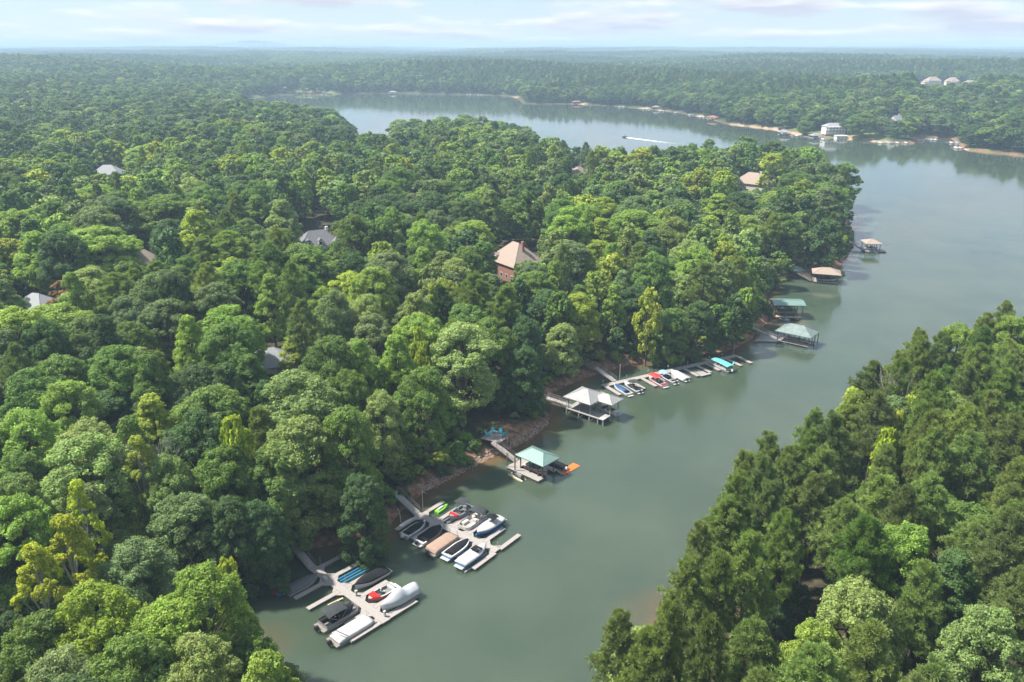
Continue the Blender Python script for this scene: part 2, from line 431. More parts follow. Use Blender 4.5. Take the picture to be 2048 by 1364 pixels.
def np_mesh(name, verts, faces, mats, fmat=None, attrs=None):
    """quads (n,4) or triangles (n,3) from arrays"""
    me = bpy.data.meshes.new(name); nv, nf, k = len(verts), len(faces), faces.shape[1]
    me.vertices.add(nv); me.vertices.foreach_set('co', np.ascontiguousarray(verts, np.float32).ravel())
    me.loops.add(nf * k); me.loops.foreach_set('vertex_index', np.ascontiguousarray(faces, np.int32).ravel())
    me.polygons.add(nf); me.polygons.foreach_set('loop_start', np.arange(nf, dtype=np.int32) * k)
    try: me.polygons.foreach_set('loop_total', np.full(nf, k, np.int32))
    except Exception: pass
    for mt in mats: me.materials.append(MATS[mt])
    if fmat is not None: me.polygons.foreach_set('material_index', np.asarray(fmat, np.int32))
    for an, (ty, arr) in (attrs or {}).items():
        at_ = me.attributes.new(an, ty, 'POINT')
        at_.data.foreach_set('color' if ty == 'FLOAT_COLOR' else 'value', np.ascontiguousarray(arr, np.float32).ravel())
    me.update(calc_edges=True); me.validate()
    return me

# ------------------------------------------------------------------ ground and lake
LAWNS = []     # (x, y, radius) of mown grass
SANDS = []     # (x, y, radius) of bare beach
for px, py, rad in [(1665, 272, 26), (1720, 276, 24), (1760, 281, 14), (1600, 262, 10), (1960, 303, 18), (605, 187, 26), (505, 194, 14), (650, 187, 18)]:
    q = at(px, py, 2); LAWNS.append((q[0], q[1] + (12 if px > 1000 else 25), rad))
for px, py, rad in [(1480, 251, 18), (1520, 256, 18), (1560, 261, 18), (1585, 268, 16), (1700, 279, 8), (1740, 283, 8), (1770, 286, 8), (1420, 239, 14), (1400, 234, 12),
                    (1330, 222, 12), (1290, 218, 12), (1160, 208, 14), (1030, 195, 20), (640, 189, 30), (1925, 299, 8)]:
    q = at(px, py, 0.5); SANDS.append((q[0], q[1] + 4, rad))
def polar(angles, radii):
    A, R = np.meshgrid(angles, radii)
    x = R * np.sin(A); y = R * np.cos(A)
    na, nr = len(angles), len(radii)
    i, j = np.meshgrid(np.arange(na - 1), np.arange(nr - 1))
    a = (j * na + i).ravel(); f = np.stack([a, a + 1, a + na + 1, a + na], 1)[:, ::-1]
    return x.ravel(), y.ravel(), f
ang = np.radians(np.concatenate([np.arange(-180, -48, 4), np.arange(-48, 48, 0.22), np.arange(48, 181, 4)]))
rad = np.concatenate([[0.5, 10, 22, 32, 40], np.geomspace(46, 16000, 430)])
gx, gy, gf = polar(ang, rad)
gsd = sdist(gx, gy); gz = hbase(gx, gy, gsd)
gr = np.hypot(gx, gy)
lawn = np.zeros_like(gx)
for x, y, r in LAWNS: lawn = np.maximum(lawn, 1 - sstep(r * 0.7, r, np.hypot(gx - x, gy - y)))
sand = np.zeros_like(gx)
for x, y, r in SANDS: sand = np.maximum(sand, (1 - sstep(r * 0.6, r, np.hypot(gx - x, gy - y))) * (1 - sstep(2.5, 5, gsd)))
fld = at(1288, 107.5, 34)
lawn = np.maximum(lawn, 1 - sstep(60, 90, np.maximum(np.abs(gx - fld[0]) * 0.75, np.abs(gy - fld[1]) * 0.28)))
bank = (1 - sstep(2.2, 4.6, gsd)) * (gr < 900) + 0.5 * (1 - sstep(1, 3, gsd)) * (gr >= 900)
path_c = at(1030, 855, 3)
bank = np.maximum(bank, 1 - sstep(2.0, 5.5, np.hypot(gx - path_c[0], (gy - path_c[1]) * 0.8)))
wood = sstep(350, 900, gr)
ground = link('ground', np_mesh('ground', np.stack([gx, gy, gz], 1), gf, ['ground'], attrs={
    'wood': ('FLOAT', wood), 'lawn': ('FLOAT', lawn), 'bank': ('FLOAT', bank), 'sand': ('FLOAT', sand)}))
ground.data.polygons.foreach_set('use_smooth', [True] * len(ground.data.polygons))
tag(ground, 'brown leaf litter and clay bank under the lakeside woods', 'ground', kind='structure')
ang2 = np.radians(np.arange(-60, 60.1, 0.4)); rad2 = np.geomspace(36, 2600, 330)
wx, wy, wf = polar(ang2, rad2)
wsd = -sdist(wx, wy)
near_boost = np.where(np.hypot(wx, wy) < 700, 5.0, 9.0)
shallow = (1 - sstep(0.0, near_boost, wsd))
for px, py, r, k in [(1575, 646, 9, 0.7), (1340, 1222, 9, 0.5), (1110, 845, 6, 0.6), (520, 1290, 8, 0.35), (1300, 1240, 10, 0.35), (760, 1080, 6, 0.5)]:
    q = at(px, py); shallow = np.maximum(shallow, k * (1 - sstep(r * 0.2, r, np.hypot(wx - q[0], wy - q[1]))))
lake = link('lake_water', np_mesh('lake_water', np.stack([wx, wy, np.zeros_like(wx)], 1), wf, ['lake_water'], attrs={'shallow': ('FLOAT', shallow), 'ripple': ('FLOAT', np.clip((190 / np.hypot(wx, wy)) ** 1.3, 0.09, 1.0))}))
tag(lake, 'calm green lake water with light wind ripples', 'lake', kind='structure')

# ------------------------------------------------------------------ tree meshes
def unit(n, rng):
    v = rng.normal(size=(n, 3)); return v / np.linalg.norm(v, axis=1, keepdims=True)
def leaf_quads(pos, nrm, size, rng, aspect=0.62):
    n = len(pos); t = np.cross(nrm, unit(n, rng)); t /= np.linalg.norm(t, axis=1, keepdims=True) + 1e-9
    bt = np.cross(nrm, t); a = size[:, None] * t; b_ = (size * aspect)[:, None] * bt
    v = np.stack([pos - a, pos - b_, pos + a, pos + b_], 1).reshape(-1, 3)
    return v, np.arange(4 * n).reshape(n, 4)
def prof_round(t): return np.sqrt(np.clip(1 - (1.75 * t - 0.80) ** 2, 0.03, 1))
def prof_up(t): return np.clip(0.95 * np.sin(math.pi * np.clip(t * 0.85 + 0.12, 0, 1)) ** 0.75 * (1.1 - 0.45 * t), 0.12, 1)
def prof_skirt(t): return np.clip(1.02 * np.sqrt(np.clip(1 - (1.12 * t - 0.20) ** 2, 0.03, 1)), 0.1, 1)
def crown(rng, R, z0, z1, prof, n_lobe, n_sub, n_leaf, size, lobe=(0.26, 0.38), fill=0.5):
    t = np.clip(rng.beta(1.5, 1.15, n_lobe), 0.02, 0.98); t[0] = 0.97; t[1] = 0.9
    ang_ = np.arange(n_lobe) * 2.39996 + rng.normal(0, 0.35, n_lobe)
    lr = R * rng.uniform(lobe[0], lobe[1], n_lobe)
    pr = np.clip(R * prof(t) - lr * 0.75, 0.05 * R, R) * rng.uniform(0.8, 1.12, n_lobe)
    pr[:2] *= 0.25
    lc = np.stack([pr * np.cos(ang_), pr * np.sin(ang_), z0 + lr * 0.4 + t * (z1 - z0 - lr * 1.1)], 1)
    cz = z0 + 0.4 * (z1 - z0)
    d = unit(n_lobe * n_sub, rng); lo = np.repeat(lc, n_sub, 0); lrr = np.repeat(lr, n_sub)
    outw = lo - np.array([0, 0, cz]); outw /= np.linalg.norm(outw, axis=1, keepdims=True) + 1e-6
    d = d + 0.75 * outw + np.array([0, 0, 0.25]); d /= np.linalg.norm(d, axis=1, keepdims=True)
    sc_ = lo + d * (lrr * rng.uniform(0.6, 0.95, len(d)))[:, None] * np.array([1, 1, 0.85])
    sr = lrr * rng.uniform(0.30, 0.46, len(d))
    shade = rng.uniform(0.78, 1.22, len(d))
    e = unit(len(d) * n_leaf, rng); sd_ = np.repeat(d, n_leaf, 0)
    e = e + 0.55 * sd_; e /= np.linalg.norm(e, axis=1, keepdims=True)
    pos = np.repeat(sc_, n_leaf, 0) + e * (np.repeat(sr, n_leaf) * rng.uniform(0.55, 1.12, len(e)))[:, None]
    rho = np.sqrt((pos[:, 0] ** 2 + pos[:, 1] ** 2) / R ** 2 + ((pos[:, 2] - cz) / (0.62 * (z1 - z0))) ** 2)
    keep = (rho > fill * rng.uniform(0.6, 1.0, len(pos))) & (pos[:, 2] > z0 * 0.6)
    pos, e = pos[keep], e[keep]; shd = np.repeat(shade, n_leaf)[keep]
    nrm = e + 0.75 * unit(len(e), rng) + np.array([0, 0, 0.3]); nrm /= np.linalg.norm(nrm, axis=1, keepdims=True)
    v, f = leaf_quads(pos, nrm, size * rng.uniform(0.6, 1.25, len(pos)), rng)
    lv = shd * rng.uniform(0.75, 1.25, len(pos)); warm = rng.normal(1.0, 0.07, len(pos))
    colr = np.stack([lv * warm, lv, lv * (2 - warm) * 0.98, np.ones_like(lv)], 1)
    return v, f, np.repeat(colr, 4, 0), lc
def pine_crown(rng, R, z0, z1, n_br, n_tuft, n_needle, nl, nw):
    t = np.sort(rng.uniform(0, 1, n_br) ** 0.85); az = np.arange(n_br) * 2.39996 + rng.normal(0, 0.5, n_br)
    ln = R * np.clip(np.where(t < 0.3, 0.65 + t * 1.15, 1.06 * (1 - (t - 0.3) / 0.78) ** 0.75), 0.10, 1.0) * rng.uniform(0.65, 1.12, n_br)
    zb = z0 + t * (z1 - z0) * 0.97
    d = np.stack([np.cos(az), np.sin(az), 0.18 + 0.55 * t], 1); d /= np.linalg.norm(d, axis=1, keepdims=True)
    base = np.stack([0 * zb, 0 * zb, zb], 1)
    bi = np.repeat(np.arange(n_br), n_tuft)
    u = rng.uniform(0.35, 1.0, n_br * n_tuft) ** 0.7
    tc = base[bi] + d[bi] * (ln[bi] * u)[:, None] + unit(len(bi), rng) * (0.17 * ln[bi])[:, None] * np.array([1.1, 1.1, 0.6]) + np.array([0, 0, 0.1])
    sh_ = rng.uniform(0.75, 1.2, len(tc))
    e = unit(len(tc) * n_needle, rng); e = e + np.array([0, 0, 0.55]) + 0.35 * np.repeat(d[bi], n_needle, 0); e /= np.linalg.norm(e, axis=1, keepdims=True)
    p0 = np.repeat(tc, n_needle, 0); L_ = nl * rng.uniform(0.6, 1.25, len(e))
    side = np.cross(e, unit(len(e), rng)); side /= np.linalg.norm(side, axis=1, keepdims=True) + 1e-9
    a = p0 + e * (0.1 * L_)[:, None]; b_ = p0 + e * L_[:, None]
    v = np.stack([a - side * nw * 0.5, a + side * nw * 0.5, b_ + side * nw * 0.35, b_ - side * nw * 0.35], 1).reshape(-1, 3)
    lv = np.repeat(sh_, n_needle) * rng.uniform(0.8, 1.2, len(e)); warm = rng.normal(1, 0.06, len(e))
    colr = np.stack([lv * warm, lv, lv * 0.95, np.ones_like(lv)], 1)
    return v, np.arange(4 * len(e)).reshape(-1, 4), np.repeat(colr, 4, 0), (base, d, ln)
def tube_np(p0, p1, r0, r1, n=6):
    mb = MB(); mb.tube(p0, p1, r0, r1, n, cap=False); return mb.v, mb.f
def trunk_mesh(name, kind, info, ztop, rng, mat='bark', r0=0.34):
    mb = MB(); pts = [(0, 0, -1.0)]
    for k in range(1, 6): pts.append((rng.normal(0, 0.10), rng.normal(0, 0.10), ztop * k / 5))
    for k in range(5): mb.tube(pts[k], pts[k + 1], r0 * (1 - 0.17 * k), r0 * (1 - 0.17 * (k + 1)), 7, cap=(k == 0))
    if kind == 'pine':
        base, d, ln = info
        for i in range(0, len(base), 2): mb.tube(base[i], base[i] + d[i] * ln[i] * 0.9, 0.06, 0.025, 4, cap=False)
    else:
        for c in info[::3]:
            zz = max(2.0, c[2] * 0.62); mid = (c[0] * 0.45, c[1] * 0.45, zz + (c[2] - zz) * 0.55)
            mb.tube((0, 0, zz), mid, 0.15, 0.10, 5, cap=False); mb.tube(mid, c, 0.10, 0.04, 5, cap=False)
    return mb.mesh(name, mat)
TREE = {}    # kind -> list of (crown mesh, trunk mesh); nominal radius 5 m, height 20 m
def make_variant(kind, i):
    rng = np.random.default_rng(100 + hash_s(kind) + i)
    if kind == 'pine':
        v, f, c, info = pine_crown(rng, 4.4, 9.5 if i < 2 else 6.5, 20.0, 88, 9, 42, 0.55, 0.062)
        cm = np_mesh('pine_crown', v, f, ['needle'], attrs={'lv': ('FLOAT_COLOR', c)}); tm = trunk_mesh('trunk', 'pine', info, 19.3, rng, 'bark', 0.27)
    else:
        p = {'round': (5.0, 3.0, 20.0, prof_round, 60, 13, 68, 0.155, (0.26, 0.38), 0.58),
             'upright': (4.6, 2.5, 20.5, prof_up, 60, 12, 66, 0.155, (0.24, 0.35), 0.55),
             'skirt': (5.2, 1.0, 19.5, prof_skirt, 68, 13, 62, 0.16, (0.24, 0.36), 0.58),
             'sparse': (4.2, 6.0, 20.0, prof_up, 24, 10, 62, 0.16, (0.20, 0.30), 0.2),
             'shrub': (5.0, 0.3, 8.0, prof_skirt, 16, 7, 30, 0.62, (0.30, 0.45), 0.4)}[kind]
        v, f, c, lc = crown(rng, p[0], p[1], p[2], p[3], p[4], p[5], p[6], p[7], p[8], p[9])
        cm = np_mesh(kind + '_crown', v, f, ['leaf'], attrs={'lv': ('FLOAT_COLOR', c)})
        tm = trunk_mesh('trunk', 'leafy', lc, p[2] * 0.8, rng, 'pale_bark' if kind == 'sparse' else 'bark', 0.33 if kind != 'shrub' else 0.2)
    return cm, tm
def hash_s(s): return sum((i + 1) * ord(ch) for i, ch in enumerate(s)) % 997
for kind, n in (('round', 5), ('upright', 4), ('skirt', 3), ('sparse', 2), ('pine', 5), ('shrub', 3)):
    TREE[kind] = [make_variant(kind, i) for i in range(n)]
# coarser trees for the woods farther off: one mesh with crown and trunk
def far_tree(kind, i, far=False):
    rng = np.random.default_rng(500 + hash_s(kind) + i)
    if kind == 'pine':
        v, f, c, info = pine_crown(rng, 4.3, 6.0, 20.0, 44 if not far else 24, 6, 12 if not far else 8, 1.0 if not far else 1.35, 0.22 if not far else 0.42)
        mt = 'needle'
    else:
        pr = prof_round if kind == 'round' else prof_up
        v, f, c, _ = crown(rng, 5.0 if kind == 'round' else 4.5, 4.0, 20.0, pr, 34 if not far else 18, 8, 18 if not far else 11, 0.46 if not far else 0.85, (0.28, 0.42), 0.5)
        mt = 'leaf'
    tv, tf = tube_np((0, 0, -1), (0, 0, 15), 0.32, 0.12, 4)
    tv = np.array(tv); tf = np.array([q for q in tf if len(q) == 4])
    nv = len(v); v2 = np.vstack([v, tv]); f2 = np.vstack([f, tf + nv]); c2 = np.vstack([c, np.ones((len(tv), 4))])
    return np_mesh('wood_tree', v2, f2, [mt, 'bark'], [0] * len(f) + [1] * len(tf), {'lv': ('FLOAT_COLOR', c2)})
def patch_mesh(i):
    """a stand of about sixty crowns for the woods kilometres away"""
    rng = np.random.default_rng(900 + i); V, Fq, Cc, o = [], [], [], 0
    g = 9.0
    for a in range(-4, 4):
        for b_ in range(-4, 4):
            x, y = (a + 0.5 + rng.uniform(-.35, .35)) * g, (b_ + 0.5 + rng.uniform(-.35, .35)) * g
            R, hh = rng.uniform(4.2, 6.2), rng.uniform(15, 23)
            n = 46; e = unit(n, rng); e[:, 2] = np.abs(e[:, 2]) * 1.1 - 0.1
            e /= np.linalg.norm(e, axis=1, keepdims=True)
            pos = np.array([x, y, hh - R * 1.3]) + e * np.array([R, R, R * 1.3]) * rng.uniform(0.75, 1.05, (n, 1))
            nr = e + 0.5 * unit(n, rng); nr /= np.linalg.norm(nr, axis=1, keepdims=True)
            v, f = leaf_quads(pos, nr, rng.uniform(1.0, 1.9, n), rng, 0.8)
            tone = rng.uniform(0.65, 1.3); lv = tone * rng.uniform(0.8, 1.2, n); wm = rng.normal(1, 0.08)
            cc = np.stack([lv * wm, lv, lv, np.ones(n)], 1)
            V.append(v); Fq.append(f + o); Cc.append(np.repeat(cc, 4, 0)); o += len(v)
    return np_mesh('wood_stand', np.vstack(V), np.vstack(Fq), ['leaf'], attrs={'lv': ('FLOAT_COLOR', np.vstack(Cc))})

# ------------------------------------------------------------------ where the trees stand
TINT = {'dk': (0.096, 0.165, 0.055), 'md': (0.160, 0.255, 0.058), 'lt': (0.260, 0.370, 0.068), 'ye': (0.40, 0.46, 0.045), 'yl': (0.33, 0.410, 0.060),
        'gy': (0.195, 0.265, 0.105), 'ol': (0.245, 0.325, 0.095), 'op': (0.195, 0.255, 0.088), 'br': (0.28, 0.17, 0.10), 'pg': (0.275, 0.360, 0.115)}
TONE = {'dk': 'dark green', 'md': 'mid green', 'lt': 'bright green', 'ye': 'yellow-leaved', 'yl': 'lime green', 'gy': 'grey-green', 'ol': 'olive green', 'op': 'dull olive',
        'br': 'brown withered', 'pg': 'pale green'}
FORM = {'round': 'round-crowned tree', 'upright': 'upright tree', 'skirt': 'low-branched tree', 'sparse': 'thin open tree', 'pine': 'tall pine'}
# (top x, top y, crown radius in pixels, kind, tint, height)
HAND = [(395, 1150, 82, 'round', 'lt', 20), (322, 1215, 88, 'round', 'lt', 19), (180, 1185, 80, 'round', 'yl', 20), (62, 1235, 75, 'skirt', 'md', 18), (250, 1290, 80, 'round', 'md', 19),
        (390, 1290, 78, 'round', 'pg', 18), (120, 1320, 80, 'round', 'gy', 18),
        (262, 1098, 70, 'round', 'gy', 17), (62, 1098, 58, 'sparse', 'ye', 21), (125, 1040, 60, 'sparse', 'ye', 22), (150, 970, 44, 'sparse', 'ye', 22), (20, 960, 55, 'round', 'ol', 20),
        (30, 1000, 60, 'round', 'lt', 20), (272, 880, 46, 'sparse', 'yl', 22), (466, 838, 32, 'upright', 'ye', 22), (452, 1125, 30, 'upright', 'yl', 19), (365, 985, 78, 'skirt', 'gy', 18),
        (590, 838, 84, 'skirt', 'pg', 22), (590, 755, 88, 'round', 'pg', 23), (690, 815, 62, 'skirt', 'md', 22), (560, 880, 70, 'skirt', 'md', 20), (440, 900, 60, 'round', 'md', 19),
        (330, 920, 50, 'round', 'ol', 19), (130, 770, 55, 'round', 'lt', 20), (60, 745, 55, 'round', 'md', 20), (165, 850, 60, 'round', 'pg', 20), (40, 830, 62, 'round', 'lt', 20),
        (300, 800, 55, 'upright', 'yl', 20), (230, 700, 60, 'round', 'md', 20), (95, 590, 85, 'round', 'lt', 22), (25, 620, 60, 'round', 'lt', 22), (160, 640, 40, 'round', 'ol', 18),
        (328, 605, 55, 'round', 'gy', 18), (252, 600, 44, 'round', 'gy', 18), (427, 572, 50, 'round', 'gy', 19), (455, 618, 58, 'round', 'lt', 20), (375, 640, 40, 'upright', 'lt', 20),
        (578, 600, 62, 'upright', 'yl', 21), (600, 495, 66, 'round', 'md', 21), (178, 540, 50, 'round', 'pg', 19), (232, 555, 44, 'pine', 'ol', 20), (116, 550, 30, 'round', 'br', 15),
        (96, 512, 42, 'round', 'gy', 17), (185, 458, 70, 'round', 'lt', 20), (120, 455, 48, 'round', 'md', 20), (328, 395, 58, 'round', 'md', 22), (308, 508, 42, 'pine', 'ol', 20),
        (458, 470, 50, 'pine', 'ol', 21), (405, 480, 40, 'pine', 'ol', 20), (560, 405, 42, 'upright', 'pg', 22), (512, 395, 36, 'upright', 'md', 21), (553, 362, 38, 'round', 'pg', 19),
        (475, 352, 40, 'round', 'dk', 19), (240, 385, 40, 'round', 'md', 19), (185, 372, 45, 'round', 'lt', 19), (105, 325, 42, 'round', 'md', 19), (297, 290, 40, 'round', 'lt', 19),
        (376, 287, 36, 'round', 'ol', 18), (300, 254, 15, 'round', 'br', 15), (395, 440, 40, 'round', 'lt', 17), (668, 470, 36, 'round', 'md', 16),
        (745, 540, 50, 'round', 'lt', 21), (765, 488, 34, 'upright', 'lt', 21), (845, 502, 36, 'upright', 'lt', 21), (907, 488, 33, 'round', 'dk', 17), (965, 487, 28, 'round', 'md', 15),
        (1053, 510, 38, 'round', 'md', 16), (780, 392, 52, 'round', 'dk', 22), (862, 388, 46, 'round', 'dk', 22), (935, 402, 42, 'round', 'dk', 21), (720, 440, 40, 'round', 'md', 20),
        (1145, 418, 46, 'round', 'lt', 23), (1270, 425, 66, 'round', 'lt', 22), (1118, 385, 20, 'upright', 'ol', 24), (948, 556, 44, 'pine', 'ol', 23), (1012, 578, 46, 'pine', 'ol', 23),
        (880, 580, 32, 'pine', 'dk', 21), (1158, 592, 44, 'round', 'yl', 18), (1300, 578, 28, 'sparse', 'yl', 22), (1224, 490, 22, 'upright', 'lt', 20), (1280, 492, 36, 'pine', 'ol', 21),
        (1362, 548, 36, 'round', 'pg', 18), (925, 655, 72, 'round', 'pg', 23), (790, 680, 52, 'upright', 'lt', 22), (838, 662, 22, 'upright', 'yl', 22), (745, 632, 46, 'round', 'gy', 19),
        (720, 688, 42, 'upright', 'lt', 22), (845, 740, 55, 'round', 'md', 21), (690, 745, 50, 'round', 'md', 21), (965, 760, 48, 'skirt', 'md', 20), (1027, 745, 42, 'skirt', 'dk', 19),
        (905, 800, 44, 'skirt', 'md', 18), (820, 840, 52, 'skirt', 'md', 19), (760, 890, 48, 'skirt', 'md', 19), (720, 940, 50, 'skirt', 'dk', 17), (1088, 668, 36, 'pine', 'ol', 24),
        (1040, 690, 36, 'pine', 'ol', 23), (650, 980, 46, 'skirt', 'md', 14), (510, 960, 60, 'skirt', 'dk', 19), (455, 985, 55, 'skirt', 'dk', 18), (520, 1030, 44, 'skirt', 'dk', 14),
        (640, 1030, 36, 'skirt', 'md', 10), (840, 900, 40, 'skirt', 'md', 13), (1120, 700, 32, 'skirt', 'dk', 17), (1180, 655, 34, 'skirt', 'dk', 17), (1235, 640, 34, 'skirt', 'md', 17),
        (1290, 630, 34, 'skirt', 'dk', 16), (1345, 612, 36, 'skirt', 'md', 17), (1400, 600, 36, 'skirt', 'dk', 17), (1440, 610, 30, 'skirt', 'md', 15), (1475, 590, 30, 'skirt', 'dk', 17),
        (1410, 530, 44, 'pine', 'ol', 22), (1480, 520, 34, 'pine', 'ol', 21), (1525, 558, 22, 'upright', 'yl', 20), (1495, 560, 24, 'upright', 'lt', 19), (1500, 500, 30, 'round', 'md', 20),
        (1493, 268, 34, 'round', 'md', 24), (1555, 277, 32, 'round', 'dk', 22), (1420, 270, 26, 'upright', 'md', 22), (1307, 284, 22, 'round', 'md', 20), (1368, 282, 20, 'upright', 'md', 20),
        (1616, 296, 40, 'round', 'md', 22), (1690, 330, 32, 'round', 'md', 22), (1600, 345, 40, 'round', 'md', 21), (1655, 368, 40, 'round', 'md', 21), (1612, 462, 24, 'upright', 'yl', 19),
        (1570, 430, 36, 'round', 'md', 20), (1530, 420, 34, 'round', 'pg', 20), (1660, 440, 34, 'skirt', 'dk', 21), (1692, 430, 22, 'upright', 'yl', 19), (1590, 480, 30, 'skirt', 'yl', 17),
        (1640, 470, 30, 'skirt', 'dk', 18), (1560, 490, 30, 'skirt', 'md', 16), (1455, 325, 30, 'round', 'lt', 20), (1416, 322, 26, 'round', 'lt', 20), (1342, 338, 28, 'round', 'lt', 20),
        (930, 222, 28, 'round', 'md', 21), (885, 226, 22, 'upright', 'md', 21), (800, 232, 26, 'round', 'lt', 20), (1000, 238, 26, 'upright', 'lt', 20), (1050, 250, 24, 'round', 'md', 20),
        (640, 208, 36, 'round', 'md', 20), (560, 197, 30, 'upright', 'lt', 20), (600, 205, 26, 'round', 'md', 20), (690, 232, 26, 'round', 'dk', 19)]
HAND += [(1728, 1168, 84, 'skirt', 'pg', 20), (1818, 1050, 62, 'skirt', 'lt', 20), (1985, 1225, 74, 'skirt', 'pg', 20), (1640, 1255, 60, 'round', 'lt', 19), (1908, 790, 36, 'round', 'pg', 20),
         (1706, 782, 34, 'upright', 'ye', 17), (1740, 742, 22, 'sparse', 'ye', 17), (1795, 828, 28, 'upright', 'yl', 20), (1780, 862, 24, 'upright', 'ye', 19), (1842, 788, 32, 'round', 'yl', 20),
         (1922, 652, 38, 'round', 'lt', 21), (2030, 640, 40, 'round', 'lt', 21), (1560, 1130, 40, 'skirt', 'dk', 14), (1400, 1190, 46, 'upright', 'pg', 17), (1760, 1310, 50, 'round', 'dk', 17)]
for i, (x, y) in enumerate([(1240, 1238), (1340, 1222), (1378, 1132), (1402, 1056), (1455, 1010), (1478, 960), (1530, 930), (1585, 905), (1625, 872), (1668, 838), (1845, 682), (1800, 712), (1880, 700),
                            (1960, 700), (2020, 720), (1940, 745), (1990, 790), (1870, 760), (1760, 800), (1440, 1120), (1300, 1270), (1420, 1250), (1500, 1080), (1570, 1040), (1540, 975)]):
    HAND.append((x, y, 0, 'pine', 'ol' if i % 3 else 'op', 21 + (i * 7) % 4))

rows = []          # x, y, r, h, kind, tint, named by hand
for (x, y, rp, kind, tint, h) in HAND:
    wx_, wy_ = solve(x, y, h * 0.97)
    d = math.sqrt(wx_ ** 2 + wy_ ** 2 + 55 ** 2)
    r = rp * d / F_PX if rp else random.uniform(3.0, 4.0)
    rows.append([wx_, wy_, r, h, kind, tint, True, rp])
# what must stay in view: pixel box and its distance
KEEP = [(560, 1050, 650, 1150, 118), (600, 1090, 860, 1300, 112), (786, 985, 1050, 1150, 128), (972, 862, 1160, 985, 160), (1040, 835, 1105, 880, 160), (1095, 776, 1240, 850, 182), (1185, 728, 1510, 800, 205),
        (1545, 655, 1625, 705, 240), (1515, 662, 1560, 690, 240), (1542, 598, 1605, 642, 262), (1582, 532, 1690, 572, 300), (1700, 474, 1766, 510, 345),
        (998, 478, 1066, 512, 330), (998, 512, 1018, 540, 330), (607, 438, 655, 488, 345), (262, 492, 288, 520, 300), (190, 325, 238, 340, 520), (1480, 336, 1535, 372, 430), (1150, 322, 1164, 344, 480),
        (520, 684, 552, 704, 215), (55, 577, 88, 590, 260), (860, 925, 1010, 985, 150), (1655, 243, 1704, 275, 800), (1836, 150, 1922, 167, 1645), (1230, 264, 1330, 290, 790),
        (710, 238, 768, 262, 800), (1930, 156, 1956, 163, 1645), (1784, 230, 1804, 240, 1000)]
kept = []
def blocks(q, h, r):
    z = float(height(q[0], q[1])[0])
    u1, v1, f1 = pix(np.array([q[0], q[1], z + h])); u0, v0, f0 = pix(np.array([q[0], q[1], z + h * 0.15])); rp_ = F_PX * r * 0.85 / f1
    return any(u1 + rp_ > a and u1 - rp_ < c and v1 < d_ and v0 > b_ and math.hypot(q[0], q[1]) < dist + 4 for (a, b_, c, d_, dist) in KEEP)
for q in rows:
    q.pop()
    for k in (1.0, 0.85, 0.7, 0.55, 0.42):
        if not blocks(q, q[3] * k, q[2] * max(k, 0.6)):
            q[3] *= k; q[2] *= max(k, 0.6); kept.append(q); break
print('hand trees kept', len(kept), 'of', len(rows)); rows = kept
HOUSES_XY = []
hgrid = {}
def too_close(x, y, r, k=0.72):
    cx, cy_ = int(x // 14), int(y // 14)
    for a in (-1, 0, 1):
        for b_ in (-1, 0, 1):
            for q in hgrid.get((cx + a, cy_ + b_), ()):
                if (q[0] - x) ** 2 + (q[1] - y) ** 2 < (k * (q[2] + r)) ** 2: return True
    return False
for q in rows: hgrid.setdefault((int(q[0] // 14), int(q[1] // 14)), []).append(q)
def lattice(s, ymin, ymax, half, jit=0.38):
    n = int(2 * half / s); mrows = int((ymax - ymin) / (s * 0.87))
    i, j = np.meshgrid(np.arange(n), np.arange(mrows))
    x = -half + (i + 0.5 * (j % 2)) * s + RNG.uniform(-jit, jit, i.shape) * s
    y = ymin + j * s * 0.87 + RNG.uniform(-jit, jit, i.shape) * s
    return x.ravel(), y.ravel()
def clear_mask(x, y, z_top, r):
    """False where a tree would stand in front of something the photograph shows"""
    ok = np.ones(len(x), bool)
    d = np.hypot(x, y)
    u1, v1, f1 = pix(np.stack([x, y, z_top], 1)); u0, v0, f0 = pix(np.stack([x, y, np.maximum(z_top - 16, 0)], 1))
    rp = F_PX * r / f1
    for (x0, y0, x1, y1, dist) in KEEP:
        hit = (u1 + rp > x0) & (u1 - rp < x1) & (v1 < y1) & (v0 > y0) & (d < dist + 6)
        ok &= ~hit
    return ok
def exclude(x, y, pad=0.0):
    bad = np.zeros(len(x), bool)
    for (a, b_, r) in LAWNS: bad |= np.hypot(x - a, y - b_) < r * 0.85 + pad
    for (a, b_, r) in HOUSES_XY: bad |= np.hypot(x - a, y - b_) < r + pad
    return bad
HOUSES_PX = {'tan': (1032, 482, 12.0, 12), 'slate': (632, 452, 11.0, 11), 'rust': (276, 490, 10.0, 9), 'greyroof': (214, 328, 10, 9), 'tip': (1508, 340, 11.5, 12),
             'chimney': (1157, 330, 9.5, 8), 'hid1': (536, 690, 8, 7), 'hid2': (70, 582, 8, 7), 'white': (1677, 246, 9.4, 17), 'tana': (1866, 155, 12, 13), 'tanb': (1905, 156, 11.5, 13), 'tanc': (1942, 158, 10, 11),
             'wh2': (1794, 231, 8.5, 9), 'cott': (2040, 278, 6.0, 9)}
HPOS = {}
for k, (x, y, dz, r) in HOUSES_PX.items():
    q = solve(x, y, dz); HPOS[k] = q; HOUSES_XY.append((q[0], q[1], r))
